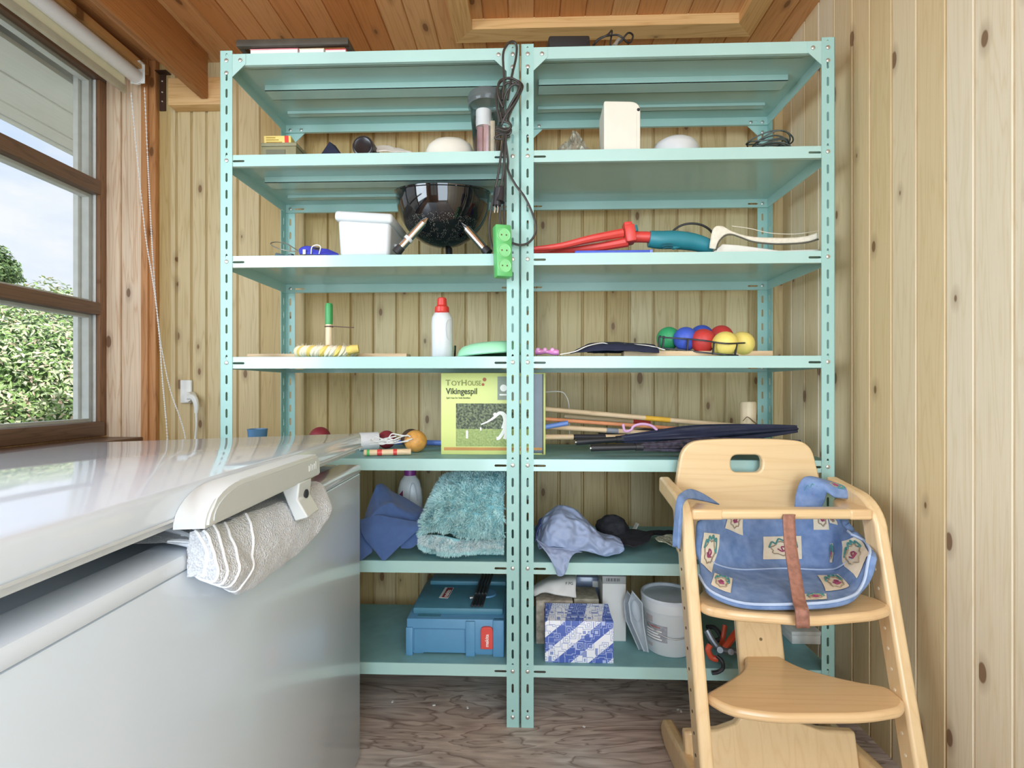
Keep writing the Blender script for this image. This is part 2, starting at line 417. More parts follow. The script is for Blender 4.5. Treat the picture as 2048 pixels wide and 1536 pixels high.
# window-lit casing boards and dark post between window and wall boards
q = lambda px: VY(px, 500, YB).x
b = B()
for a, c, th in ((219, 246, 0.016), (247, 257, 0.010), (258, 292, 0.018)):
    b.bb((q(a), YB - th, 0), (q(c), YB + 0.001, ZC), bev=0.003)
struct('trim_4', b, pine_lit)
struct('trim_5', B().bb((q(293), YB - 0.030, 0), (q(306), YB + 0.001, ZC), bev=0.003).bb((q(306), YB - 0.022, 0), (q(319), YB + 0.001, ZC), bev=0.003), wood('pine_post', '#cf9560', '#9a6437', 'Z', 'X', 0.2, 0, 0.5, knots=0.5, boards=False))
# ---- window in the left wall
white_paint = mat('white_paint', '#e9ebe6', 0.45)
m_glass, t, bs = newmat('window_glass')
t.nodes.remove(bs); tr = N(t, 'ShaderNodeBsdfTransparent'); tr.inputs[0].default_value = (0.97, 0.98, 0.98, 1)
gl = N(t, 'ShaderNodeBsdfGlossy'); gl.inputs['Roughness'].default_value = 0.02
fr = N(t, 'ShaderNodeFresnel', i_IOR=1.15); ms = N(t, 'ShaderNodeMixShader'); t.links.new(fr.outputs[0], ms.inputs[0]); t.links.new(tr.outputs[0], ms.inputs[1]); t.links.new(gl.outputs[0], ms.inputs[2])
t.links.new(ms.outputs[0], [n for n in t.nodes if n.type == 'OUTPUT_MATERIAL'][0].inputs[0])
win = bpy.data.objects.new('window_1', None); COL.objects.link(win); win['kind'] = 'structure'
y1 = VX(200, 500, XW).y
zs1, zs0 = VX(200, 843, XW).z, VX(200, 872, XW).z
zr1 = (VX(200, 390, XW).z, VX(200, 362, XW).z); zr2 = (VX(200, 630, XW).z, VX(200, 606, XW).z)
y0w = -0.6; ztop = 2.185; ymid = 0.62
frame = lambda a, c, nm, mm=wood_dark, bv=0.004: struct(nm, B().bb(a, c, bev=bv), mm, win)
frame((XW - 0.018, y1, zs0), (XW, YB, ztop), 'stile', wood('window_stile_wood', '#8f6a4c', '#6b4a32', 'Z', 'Y', 0.3, 0, 0.5, knots=0.4, boards=False))
frame((XW - 0.06, y0w - 0.06, zs0), (XW, y0w, ztop), 'stile')
frame((XW - 0.05, y0w, zr1[0]), (XW + 0.004, y1, zr1[1]), 'transom')
frame((XW - 0.05, y0w, zr2[0]), (XW + 0.004, y1, zr2[1]), 'transom')
frame((XW - 0.06, y0w, zs0), (XW + 0.012, y1 + 0.01, zs1), 'sill_rail')
frame((XW - 0.06, y0w, ztop), (XW, YB, ztop + 0.07), 'head_rail')
frame((XW - 0.055, ymid - 0.03, zs0), (XW, ymid + 0.03, ztop), 'mullion')
for (za, zb_) in ((zs1, zr2[0]), (zr2[1], zr1[0]), (zr1[1], ztop)):
    for (ya, yb) in ((ymid + 0.03, y1), (y0w, ymid - 0.03)):
        struct('pane', B().bb((XW - 0.032, ya + 0.001, za + 0.001), (XW - 0.028, yb - 0.001, zb_ - 0.001)), m_glass, win)
        e = 0.012
        bd = B()
        for a, c in (((XW - 0.062, ya, za), (XW - 0.034, yb, za + e)), ((XW - 0.062, ya, zb_ - e), (XW - 0.034, yb, zb_)), ((XW - 0.062, yb - e, za + e), (XW - 0.034, yb, zb_ - e)), ((XW - 0.062, ya, za + e), (XW - 0.034, ya + e, zb_ - e))):
            bd.bb(a, c)
        struct('glazing_bead', bd, white_paint, win)
b = B().bb((XW - 0.10, y1 - 0.006, zs0 - 0.05), (XW - 0.062, YB + 0.05, ztop + 0.1)).bb((XW - 0.085, y1 - 0.024, zs0 - 0.05), (XW - 0.066, y1 - 0.006, ztop + 0.1))
b.bb((XW - 0.06, y1 + 0.002, zs0), (XW - 0.019, YB + 0.04, ztop))
struct('outer_casing', b, white_paint, win)
# left wall around the window
b = B().bb((XW - 0.06, YF, -0.02), (XW, YB, zs0)).bb((XW - 0.06, YF, ztop + 0.07), (XW, YB, ZC)).bb((XW - 0.06, YF, zs0), (XW, y0w - 0.06, ztop + 0.07))
struct('wall_left', b, pine_warm)
# window ledge
struct('trim_6', B().bb((XW + 0.001, -0.6, zs0 - 0.03), (XW + 0.16, YB - 0.03, zs0 - 0.004), bev=0.003), wood_dark)
# head board and alcove
struct('trim_7', B().bb((XW + 0.001, YF, 2.205), (VY(300, 130, 1.9).x, YB - 0.032, 2.235)), pine_trimy)
# wall behind the camera with two wide openings to the garden
b = B()
for x0, x1, z0, z1 in ((XW - 0.06, -1.35, 0, ZC), (-0.55, -0.42, 0, ZC), (0.92, XR + 0.06, 0, ZC), (-1.35, -0.55, 0, 0.75), (-1.35, 0.92, 2.12, ZC)):
    b.bb((x0, YF - 0.06, z0), (x1, YF, z1))
for x in (-0.95,): b.bb((x - 0.02, YF - 0.04, 0.75), (x + 0.02, YF, 2.12))
b.bb((-1.35, YF - 0.04, 1.40), (-0.55, YF, 1.44))
struct('wall_front', b, pine_warm)
# ---------------------------------------------------------------- shelving units
teal = mat('teal_steel', '#aed1c9', 0.22, 0.0, var=0.03, scale=6, coat=0.3)
teal_post = mat('teal_post_steel', '#a0c8c0', 0.42, 0.0, var=0.03, scale=6)
teal_top = mat('teal_steel_darker', '#7dadaf', 0.5, 0.0, var=0.12, scale=14)
zinc = mat('zinc_bolt', '#c9c6bd', 0.35, 0.8)
YS = 1.452; DS = 0.40; PW = 0.037; PH = 1.985
ZL = [1.959 - 0.2993 * k for k in range(7)]; FH = 0.034
ZT = [z + FH / 2 for z in ZL]           # upper faces of the shelves
def slot(cx, cz, w, h):
    r = min(w, h) / 2 * 0.8
    return [(cx - w/2 + r, cz - h/2), (cx + w/2 - r, cz - h/2), (cx + w/2, cz - h/2 + r), (cx + w/2, cz + h/2 - r), (cx + w/2 - r, cz + h/2), (cx - w/2 + r, cz + h/2), (cx - w/2, cz + h/2 - r), (cx - w/2, cz - h/2 + r)]
def post_builder(sx, sy):
    """slotted angle: corner at local origin, flanges along sx*x and sy*y"""
    holes = []
    zz = ZL[0] - 0.2993 / 6
    holes2 = []
    for k in range(1, 38):
        z = ZL[0] - k * 0.2993 / 6
        if z < 0.05: break
        if k % 6: holes.append(slot(PW * 0.53, z, 0.0065, 0.027))
        else: holes.append(slot(PW * 0.53, z + 0.017, 0.006, 0.013))
        holes2.append(slot(PW * 0.53, z, 0.0065, 0.027))
    holes.append(slot(PW * 0.53, PH - 0.012, 0.006, 0.010)); holes.append(slot(PW * 0.53, 0.048, 0.006, 0.008))
    out = [(0, 0), (PW, 0), (PW, PH), (0, PH)]
    b = B()
    M = Matrix(((sx, 0, 0, 0), (0, 0, sy, sy * 0.001), (0, 1, 0, 0), (0, 0, 0, 1)))
    b.plate(out, holes, 0.002, M)
    M = Matrix(((0, 0, sx, sx * 0.001), (sy, 0, 0, 0), (0, 1, 0, 0), (0, 0, 0, 1)))
    b.plate(out, holes2, 0.002, M)
    return b
post_mesh = {}
def bolt_mesh():
    b = B(); b.lathe([(0, 0.0032), (0.003, 0.003), (0.0055, 0.0018), (0.0062, 0)], n=12)
    b.box((0, 0, 0.0032), (0.007, 0.0009, 0.0006))
    return b
bolt_me = None
def rail_tray(w, d, z, lips):
    """one steel shelf: top sheet, four flanges with end slots; outer size w x d, top at z"""
    b = B(); t = 0.0016
    b.bb((0.002, 0.002, z - t), (w - 0.002, d - 0.002, z))
    so = PW + 0.018
    for y in (0.0026, d - 0.0026):
        M = Matrix(((1, 0, 0, 0), (0, 0, 1, y), (0, 1, 0, z - FH), (0, 0, 0, 1)))
        b.plate([(0.0035, 0), (w - 0.0035, 0), (w - 0.0035, FH - 0.0008), (0.0035, FH - 0.0008)], [slot(so, FH * 0.46, 0.036, 0.0065), slot(w - so, FH * 0.46, 0.036, 0.0065)], t, M)
    for x in (0.003, w - 0.003):
        b.bb((x - t / 2, 0.0035, z - FH), (x + t / 2, d - 0.0035, z - t))
    lip = 0.012
    b.bb((0.004, 0.0034, z - FH), (w - 0.004, lip, z - FH + t)); b.bb((0.004, d - lip, z - FH), (w - 0.004, d - 0.0034, z - FH + t))
    return b
def shelving(x0, x1, label, ribs):
    global bolt_me
    w = x1 - x0
    T = thing('shelving_unit', label, 'shelving', ((x0 + x1) / 2, YS + DS / 2, 0))
    org = Vector(T.location)
    for (px, py, sx, sy) in ((x0, YS, 1, 1), (x1, YS, -1, 1), (x0, YS + DS, 1, -1), (x1, YS + DS, -1, -1)):
        key = (sx, sy)
        if key not in post_mesh:
            p = obj('post', post_builder(sx, sy), teal_post, None, smooth=False)
            me = p.data; me.transform(Matrix.Translation(Vector(p.location))); post_mesh[key] = me
            bpy.data.objects.remove(p)
        p = bpy.data.objects.new('post', post_mesh[key]); COL.objects.link(p); p.parent = T
        p.location = Vector((px, py, 0)) - org
        if bolt_me is None:
            q = obj('bolt', bolt_mesh(), zinc); bolt_me = q.data; bpy.data.objects.remove(q)
        zs = [ZL[0] - 0.003, ZL[0] - 0.040] + ZL[1:] + [0.030]
        for z in zs:
            o = bpy.data.objects.new('bolt', bolt_me); COL.objects.link(o); o.parent = p
            o.location = (sx * PW * 0.53, 0.0 if sy > 0 else -0.0021, z); o.rotation_euler = (math.radians(90), random.random() * 3, 0)
    for k, z in enumerate(ZT):
        sh = obj('shelf', rail_tray(w, DS, z, k in ribs).xform(Matrix.Translation((x0, YS, 0))), teal, T, smooth=False)
        # upper face in a darker, more mottled teal
        obj('shelf_surface', B().bb((x0 + 0.004, YS + 0.004, z + 0.0001), (x1 - 0.004, YS + DS - 0.004, z + 0.0006)), teal_top, sh, smooth=False)
        if k in ribs:
            r = B()
            for yc, hh, ww in ((YS + 0.175, 0.020, 0.026), (YS + 0.315, 0.010, 0.012), (YS + 0.055, 0.007, 0.006)):
                for yy in (yc - ww, yc + ww - 0.0016): r.bb((x0 + 0.055, yy, z - 0.002 - hh), (x1 - 0.055, yy + 0.0016, z - 0.002))
                r.bb((x0 + 0.055, yc - ww, z - 0.002 - hh), (x1 - 0.055, yc + ww, z - hh))
            obj('stiffening_rib', r, teal, sh, smooth=False)
    # corner gussets
    g = 0.040
    for y, s in ((YS + 0.0005, 1), (YS + DS - 0.0005, -1)):
        for xx, s2 in ((x0 + PW, 1), (x1 - PW, -1)):
            a = B(); zt_ = ZT[0] - 0.002; zb2 = ZT[0] - FH
            a.prism([(xx - s2 * 0.002, y, zt_), (xx + s2 * g, y, zt_), (xx + s2 * g, y, zb2 + 0.004), (xx + s2 * (g - 0.004), y, zb2), (xx - s2 * 0.002, y, zb2 - g + 0.004)], (0, s * 0.0016, 0))
            gp = obj('gusset', a, teal, T, smooth=False)
            o = bpy.data.objects.new('bolt', bolt_me); COL.objects.link(o); o.parent = gp
            o.location = Vector((xx + s2 * 0.024, y if s > 0 else y - 0.0016, ZL[0] - 0.003)) - org; o.rotation_euler = (math.radians(90), 0.4, 0)
    return T
unitL = shelving(-0.9127, -0.0258, 'mint green slotted steel shelving unit on the left, behind the white freezer', (0, 1))
unitR = shelving(-0.0217, 0.872, 'mint green slotted steel shelving unit on the right, behind the high chair', (0,))

# ---------------------------------------------------------------- chest freezer
fz_white = mat('freezer_enamel', '#d3dce6', 0.07, 0.0, var=0.015, scale=2)
fz_body = mat('freezer_body_enamel', '#d0dbe6', 0.22, 0.0, var=0.02, scale=2, bump=0.10, bscale=3.2, coat=0.3)
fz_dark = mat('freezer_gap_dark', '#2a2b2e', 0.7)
fz_plastic = mat('freezer_plastic', '#d3d6d4', 0.35, var=0.01)
gasket = mat('freezer_gasket', '#c9ced1', 0.5)
FA = V(720.5, 929, 1.32)             # far front corner of the body rim
ang = math.atan2(0.0386, 1.0) * 1.0
FM = Matrix.Translation((FA.x, FA.y, 0)) @ Matrix.Rotation(ang, 4, 'Z')   # local: x to the window (negative), y to the camera (negative)
LEN, DEP = 1.12, 0.70; HB = FA.z
def fl(x, y, z): return FM @ Vector((x, y, z))
Fz = thing('chest_freezer', 'large white chest freezer with its lid ajar, in front of the window', 'freezer', fl(-DEP / 2, -LEN / 2, 0))
b = B().bb((-DEP, -LEN, 0.015), (0, 0, HB - 0.022), bev=0.004)
obj('body', b.xform(FM), fz_body, Fz)
b = B()
for a, c in (((-DEP + 0.0, -LEN, HB - 0.022), (-DEP + 0.06, 0, HB)), ((-0.06, -LEN, HB - 0.022), (0.002, 0.002, HB)), ((-DEP + 0.06, -LEN, HB - 0.022), (-0.06, -LEN + 0.06, HB)), ((-DEP + 0.06, -0.06, HB - 0.022), (-0.06, 0.002, HB))): b.bb(a, c, bev=0.006)
obj('rim', b.xform(FM), fz_white, Fz)
obj('gap_shade', B().bb((-DEP + 0.06, -LEN + 0.06, HB - 0.10), (-0.06, -0.06, HB - 0.03)).xform(FM), fz_dark, Fz)  # dark block inside the gap, the lid's shade put into its colour
# lid, hinged along the window side
zl_front = V(721, 899, 1.32).z; tilt = math.asin((zl_front - 0.004 - (HB + 0.012)) / DEP)
LM = FM @ Matrix.Translation((-DEP, 0, HB + 0.010)) @ Matrix.Rotation(-tilt, 4, 'Y')
lh = V(721, 862, 1.32).z - zl_front
lid = obj('lid', B().bb((-0.01, -LEN - 0.004, 0.010), (DEP + 0.004, 0.004, lh), bev=0.007, seg=3).xform(LM), fz_white, Fz)
obj('lid_seal', B().bb((0.012, -LEN + 0.01, -0.001), (DEP - 0.008, -0.008, 0.0105), bev=0.003).xform(LM), gasket, lid)
obj('lid_trim_line', B().bb((-0.011, -LEN - 0.005, 0.011), (DEP + 0.0052, 0.0052, 0.014)).xform(LM), gasket, lid)
# handle: inverted L whose left end curves down, with a lock below its right end
hy0_, hy1_ = -0.742, -0.395; hp = 0.040
ht = lh - 0.004; hb_ = 0.006
prof = [(hy1_, hb_), (hy1_, ht - 0.012), (hy1_ - 0.012, ht)]
for k in range(9):
    a = math.pi / 2 * k / 8
    prof.append((hy0_ + 0.075 - 0.075 * math.sin(a), ht - (ht - hb_ + 0.004) * (1 - math.cos(a))))
b = B(); b.prism([(DEP + 0.0045, y, z) for y, z in prof], (hp, 0, 0))
bmesh.ops.bevel(b.bm, geom=[e for e in b.bm.edges if abs(e.verts[0].co.x - e.verts[1].co.x) < 1e-6 and e.verts[0].co.x > DEP + 0.03], offset=0.003, segments=2, affect='EDGES')
hd = obj('handle', b.xform(LM), fz_plastic, lid)
b = B(); pr = [(hy1_ - 0.006, hb_ + 0.004), (hy1_ - 0.006, ht - 0.014), (hy1_ - 0.014, ht - 0.006)] + [(hy0_ + 0.082 - 0.07 * math.sin(math.pi / 2 * k / 8), ht - 0.006 - (ht - hb_ - 0.008) * (1 - math.cos(math.pi / 2 * k / 8))) for k in range(9)]
b.prism([(DEP + 0.0045 + hp, y, z) for y, z in pr], (0.0012, 0, 0))
obj('grip_face', b.xform(LM), mat('freezer_plastic_grey', '#c6c9c7', 0.4, var=0.01), hd)
b = B()
for k, (w_, h_) in enumerate(((0.004, 0.010), (0.0015, 0.012), (0.004, 0.010), (0.004, 0.011), (0.002, 0.014))):
    b.bb((DEP + hp + 0.0055, -0.450 + k * 0.0075, 0.020), (DEP + hp + 0.0068, -0.450 + k * 0.0075 + w_, 0.020 + h_), bev=0.0004)
obj('embossed_badge', b.xform(LM), fz_plastic, hd)
b = B(); yl = -0.465
b.prism([(DEP + 0.012, yl - 0.026, 0.008), (DEP + 0.046, yl - 0.026, 0.008), (DEP + 0.042, yl - 0.026, -0.020), (DEP + 0.058, yl - 0.026, -0.050), (DEP + 0.036, yl - 0.026, -0.056), (DEP + 0.022, yl - 0.026, -0.02)], (0, 0.052, 0))
lk = obj('lock', b.xform(LM), fz_plastic, lid, mods=(('BEVEL', dict(width=0.0025, segments=2)),))
obj('keyhole', B().cyl((DEP + 0.036, yl + 0.004, -0.016), (DEP + 0.0455, yl + 0.004, -0.016), 0.0075, n=16).xform(LM), fz_dark, lk)

# ---------------------------------------------------------------- towel hanging out of the gap
def terry(name, col, scale=420, strength=0.9):
    if name in MATS: return MATS[name]
    m, t, b = newmat(name); tc = N(t, 'ShaderNodeTexCoord')
    vo = N(t, 'ShaderNodeTexVoronoi', i_Scale=float(scale)); t.links.new(tc.outputs['Object'], vo.inputs['Vector'])
    nz = N(t, 'ShaderNodeTexNoise', i_Scale=60.0, i_Detail=3.0); t.links.new(tc.outputs['Object'], nz.inputs['Vector'])
    c = lin(col); r = N(t, 'ShaderNodeValToRGB'); t.links.new(nz.outputs[0], r.inputs[0])
    r.color_ramp.elements[0].color = tuple(x * 0.88 for x in c[:3]) + (1,); r.color_ramp.elements[1].color = tuple(min(1, x * 1.05) for x in c[:3]) + (1,)
    t.links.new(r.outputs[0], b.inputs['Base Color']); b.inputs['Roughness'].default_value = 0.95; b.inputs['Sheen Weight'].default_value = 0.3
    bp = N(t, 'ShaderNodeBump'); bp.inputs['Strength'].default_value = strength; bp.inputs['Distance'].default_value = 0.003
    t.links.new(vo.outputs['Distance'], bp.inputs['Height']); t.links.new(bp.outputs[0], b.inputs['Normal'])
    return m
tow = terry('white_terry', '#dfe3ea', 380)
hem = mat('towel_hem', '#f1f3f7', 0.95, var=0.03, scale=300)
zin = zl_front
Tw = thing('towel', 'folded white terry towel wedged under the freezer lid, drooping over the rim', 'towel', fl(0.05, -0.56, HB - 0.06))
secs = [
 ([(369, 1043), (389, 1062), (408, 1091), (413, 1117), (407, 1144), (411, 1152)], 0.611, 0.606),
 ([(376, 1038), (406, 1062), (422, 1091), (431, 1122), (436, 1144), (428, 1163)], 0.616, 0.606),
 ([(395, 1027), (424, 1047), (440, 1084), (449, 1119), (452, 1144), (441, 1168)], 0.636, 0.615),
 ([(424, 1019), (450, 1046), (465, 1078), (473, 1117), (472, 1144), (455, 1173)], 0.668, 0.630),
 ([(466, 1003), (492, 1028), (503, 1067), (506, 1111), (503, 1139), (474, 1181)], 0.722, 0.668),
 ([(534, 977), (553, 1012), (562, 1056), (556, 1100), (529, 1150), (494, 1182)], 0.815, 0.715),
 ([(600, 955), (621, 990), (632, 1030), (620, 1073), (602, 1100), (578, 1118)], 0.940, 0.850),
 ([(624, 949), (646, 972), (666, 1012), (655, 1038), (640, 1058), (621, 1074)], 1.000, 0.935),
]
def cspl(P, t):
    m = len(P) - 1; i = min(int(t * m), m - 1); f = t * m - i
    p1, p2 = P[i], P[i + 1]; p0 = P[i - 1] if i else 2 * p1 - p2; p3 = P[i + 2] if i + 2 <= m else 2 * p2 - p1
    return 0.5 * ((2 * p1) + (p2 - p0) * f + (2 * p0 - 5 * p1 + 4 * p2 - p3) * f * f + (3 * p1 - p0 - 3 * p2 + p3) * f ** 3)
inw = (FM.to_3x3() @ Vector((-1, 0, 0)))
TP_ = []
for pts, d0, d1 in secs:
    P = [V(x, y, d0 + (d1 - d0) * (k / (len(pts) - 1)) ** 1.4) for k, (x, y) in enumerate(pts)]
    top = FM.inverted() @ P[0]; bot = FM.inverted() @ P[-1]
    P[0] = fl(max(top.x, 0.004), top.y, HB + 0.012)
    pre = [fl(-0.075, top.y, HB + 0.010), fl(-0.02, top.y, HB + 0.012)]
    post = [fl(max(0.006, bot.x - 0.022), bot.y + 0.004, bot.z + 0.004), fl(0.005, bot.y + 0.006, bot.z + 0.016)]
    TP_.append(pre + P + post)
# close the two ends against the freezer
for k, dy in ((0, -0.004), (-1, 0.012)):
    Q_ = [FM.inverted() @ p for p in TP_[k]]
    E_ = [fl(min(q.x, 0.0045), q.y + dy, q.z if q.x < 0.0045 else q.z) for q in Q_]
    if k == 0: TP_.insert(0, E_)
    else: TP_.append(E_)
def towel_pt(u, v, off=0.0):
    p = cspl([cspl(r_, v) for r_ in TP_], u)
    w = max(0.0, min(1.0, (v - 0.2) * 5)) * max(0.0, min(1, (1 - v) * 6))
    p = p + inw * (-(noise.noise(p * 26) * 0.004 + noise.noise(p * 70 + Vector((3, 1, 2))) * 0.0016) * w - off)
    q = FM.inverted() @ p
    if q.z < HB - 0.002 and q.x < 0.0042: p = fl(0.0042, q.y, q.z)
    if -0.08 < q.x < 0.004 and q.z < HB + 0.003: p = fl(q.x, q.y, HB + 0.003)
    return p
tb_o = obj('towel_cloth', B().grid(towel_pt, 90, 60), tow, Tw, angle=0)
m_ = len(TP_) - 1
for k in range(1, 6):
    obj('hem', B().tube([towel_pt(k / m_, 0.10 + 0.86 * j / 26, 0.0004) for j in range(27)], 0.0019, n=7, sub=0), hem, Tw)
for k, (x0, y0_) in enumerate(((318, 1061), (328, 1054), (340, 1046))):
    obj('hem', B().tube([fl(-0.10, -0.66 + 0.02 * k, HB + 0.007 + 0.006 * k), fl(-0.05, -0.685 + 0.02 * k, HB + 0.008 + 0.006 * k), fl(-0.015, -0.700 + 0.016 * k, HB + 0.008 + 0.004 * k), fl(0.004, -0.706 + 0.012 * k, HB + 0.006)], 0.0032, n=7), hem, Tw)

# ---------------------------------------------------------------- roller blind
blind_white = mat('blind_white', '#eef0f2', 0.4, var=0.01)
blind_cloth = mat('blind_cloth', '#e6dfbf', 0.8, var=0.02)
tb = V(272, 153, 1.905)
Bl = thing('roller_blind', 'white roller blind with two bead chains rolled up above the window', 'blind', (tb.x, 0.9, tb.z))
obj('tube', B().cyl((tb.x, -0.45, tb.z), (tb.x, tb.y, tb.z), 0.026, n=28), blind_white, Bl)
obj('bracket', B().bb((tb.x - 0.025, tb.y + 0.002, tb.z - 0.025), (tb.x + 0.032, tb.y + 0.006, tb.z + 0.048), bev=0.002).bb((tb.x - 0.025, tb.y - 0.02, tb.z + 0.044), (tb.x + 0.032, tb.y + 0.004, tb.z + 0.048)).cyl((tb.x, tb.y, tb.z), (tb.x, tb.y + 0.008, tb.z), 0.028, n=24), white_paint, Bl)
xb2 = tb.x - 0.020; zb2_ = V(262, 186, 1.9).z
obj('blind_cloth', B().bb((xb2 - 0.001, -0.44, zb2_), (xb2 + 0.001, tb.y - 0.03, tb.z + 0.01)), blind_cloth, Bl)
obj('bottom_bar', B().bb((xb2 - 0.008, -0.44, zb2_ - 0.014), (xb2 + 0.006, tb.y - 0.025, zb2_ + 0.014), bev=0.003), mat('blind_bar', '#c9c6b2', 0.5), Bl)
def bead_chain(px):
    P = catmull([V(x, y, d) for x, y, d in px], 40); b = B(); acc = 0; last = P[0]
    for p in P[1:]:
        acc += (p - last).length; last = p
        if acc >= 0.0078:
            acc = 0; bmesh.ops.create_icosphere(b.bm, subdivisions=1, radius=0.0032, matrix=Matrix.Translation(p))
    b.tube(P[::6], 0.0011, n=5, sub=0)
    return b
obj('bead_chain', bead_chain([(262, 185, 1.875), (276, 330, 1.87), (291, 470, 1.865), (307, 570, 1.86), (317, 650, 1.85), (325, 760, 1.82), (333, 850, 1.80), (337, 930, 1.79)]), blind_white, Bl)
obj('bead_chain', bead_chain([(289, 175, 1.88), (296, 330, 1.88), (306, 520, 1.88), (318, 660, 1.88), (338, 770, 1.88), (358, 830, 1.87), (369, 868, 1.86), (380, 935, 1.84)]), blind_white, Bl)

# socket, plug, cord on the back wall
Sk = thing('wall_socket', 'white wall socket on the boards beside the shelving, low left', 'socket', VY(375, 783, YB))
a, c = VY(364, 806, YB), VY(386, 760, YB)
obj('plate', B().bb((a.x, YB - 0.012, a.z), (c.x, YB + 0.0005, c.z), bev=0.004), white_paint, Sk)
Pl = thing('power_plug', 'white angled plug with its cord hanging behind the freezer', 'plug', VY(385, 800, YB - 0.03))
p = VY(381, 794, YB - 0.02)
obj('plug_body', B().cyl((p.x, YB - 0.0125, p.z), (p.x, YB - 0.042, p.z), 0.021, 0.019).tube([p + Vector((0.004, -0.014, 0.0)), p + Vector((0.025, -0.016, -0.004)), p + Vector((0.034, -0.016, -0.03)), p + Vector((0.034, -0.016, -0.062))], lambda t: 0.014 - 0.007 * t, n=10), white_paint, Pl)
pp = p + Vector((0.034, -0.016, -0.06))
obj('cord', B().tube([pp, pp + Vector((0.0, 0, -0.06)), pp + Vector((-0.012, 0.005, -0.16)), pp + Vector((-0.02, 0.01, -0.30))], 0.0042), white_paint, Pl)
# angle bracket at the head of the post
p0, p1 = VY(317, 220, 1.92), VY(329, 146, 1.92)
br = B().bb((p0.x, YB - 0.005, p0.z), (p1.x, YB - 0.0005, p1.z)).bb((p0.x, YB - 0.03, p1.z - 0.003), (p1.x + 0.02, YB - 0.0005, p1.z))
Bk = thing('angle_bracket', 'dark metal angle bracket screwed at the head of the wooden post', 'bracket', (p0.x, YB - 0.005, p0.z))
obj('bracket_plate', br, mat('dark_metal', '#4a3326', 0.5, 0.3), Bk)
for f_ in (0.25, 0.5, 0.8):
    obj('screw', B().sph(((p0.x + p1.x) / 2, YB - 0.005, p0.z + (p1.z - p0.z) * f_), 0.004, n=10), zinc, Bk)
# ---------------------------------------------------------------- wooden high chair
beech = wood('beech', '#e8ca9a', '#d0a774', 'Z', 'X', 0.3, 0, 0.32, knots=0, boards=False, grain=0.55, gscale=14.0, coat=0.3)
beech_x = wood('beech_along', '#e8ca9a', '#d0a774', 'X', 'Z', 0.3, 0, 0.32, knots=0, boards=False, grain=0.55, gscale=14.0, coat=0.3)
beech_d = wood('beech_flat', '#e8c594', '#cb9f6b', 'X', 'Y', 0.3, 0, 0.3, knots=0, boards=False, grain=0.55, gscale=14.0, coat=0.3)
hole_d = mat('hole_dark', '#5a4630', 0.7)
# chair frame axes follow the camera: K(x, d, z) = x right of the lens axis, d ahead, z above the floor
def K(x, d, z): return Vector((x * cs - d * sn, x * sn + d * cs, z))
XL_, XR_ = 0.406, 0.899; TP = 0.030
def leg_d(z): return 1.034 + z * (1.2 - 1.034) / 0.68      # front edge of the sloping sides
Ch = thing('high_chair', 'light beech wooden high chair with footrest, standing against the right wall', 'high chair', K(0.652, 1.22, 0))
def side(x):
    front, back = [], []
    for k in range(9):
        z = 0.02 + 0.62 * k / 8; front.append((leg_d(z), z)); back.append((leg_d(z) + 0.052, z))
    for k in range(1, 9):      # bentwood curve into the armrest
        a = math.pi / 2 * k / 8 * 0.93
        front.append((leg_d(0.64) + 0.085 * (1 - math.cos(a)) + 0.012 * k / 8, 0.64 + 0.085 * math.sin(a)))
        back.append((leg_d(0.64) + 0.052 + 0.035 * (1 - math.cos(a)) + 0.010 * k / 8, 0.64 + 0.040 * math.sin(a)))
    front.append((1.385, 0.742)); back.append((1.385, 0.700))
    b = B(); n = len(front)
    for i in range(n - 1):
        q = [K(x, *front[i]), K(x, *back[i]), K(x, *back[i + 1]), K(x, *front[i + 1])]
        off = K(TP, 0, 0)
        vs = [b.bm.verts.new(p) for p in q] + [b.bm.verts.new(p + off) for p in q]
        for f in ((0, 1, 2, 3), (7, 6, 5, 4), (1, 5, 6, 2), (4, 0, 3, 7)) + (((0, 4, 5, 1),) if i == 0 else ()) + (((3, 2, 6, 7),) if i == n - 2 else ()):
            b.bm.faces.new([vs[j] for j in f])
    bmesh.ops.remove_doubles(b.bm, verts=b.bm.verts[:], dist=1e-5)
    inner = [f for f in b.bm.faces if False]
    return b
for x, s in ((XL_, 1), (XR_ - TP, -1)):
    sd = obj('side_frame', side(x), beech, Ch, mods=(('BEVEL', dict(width=0.007, segments=3, limit_method='ANGLE', angle_limit=1.0)),))
    for k in range(13):
        z = 0.09 + k * 0.042
        for xx in (x - 0.0008, x + TP + 0.0008):
            pass
        h = B().cyl(K(x - 0.0007, leg_d(z) + 0.028, z), K(x + TP + 0.0007, leg_d(z) + 0.028, z), 0.0035, n=10)
        obj('peg_hole', h, hole_d if s > 0 else mat('peg_pale', '#efe2c8', 0.6), sd)
    # floor runner
    xr = x + (0.012 if s > 0 else -0.010)
    zt0 = 0.064
    prof = [(0.80, 0.0), (1.375, 0.0), (1.405, 0.018), (1.41, 0.040), (1.395, zt0), (1.38, zt0 + 0.004), (1.15, 0.085), (0.98, 0.085), (0.84, 0.070), (0.80, 0.045)]
    b = B().prism([K(xr, d, z) for d, z in prof], K(TP, 0, 0))
    obj('runner', b, beech, Ch, mods=(('BEVEL', dict(width=0.008, segments=3, limit_method='ANGLE', angle_limit=0.6)),))
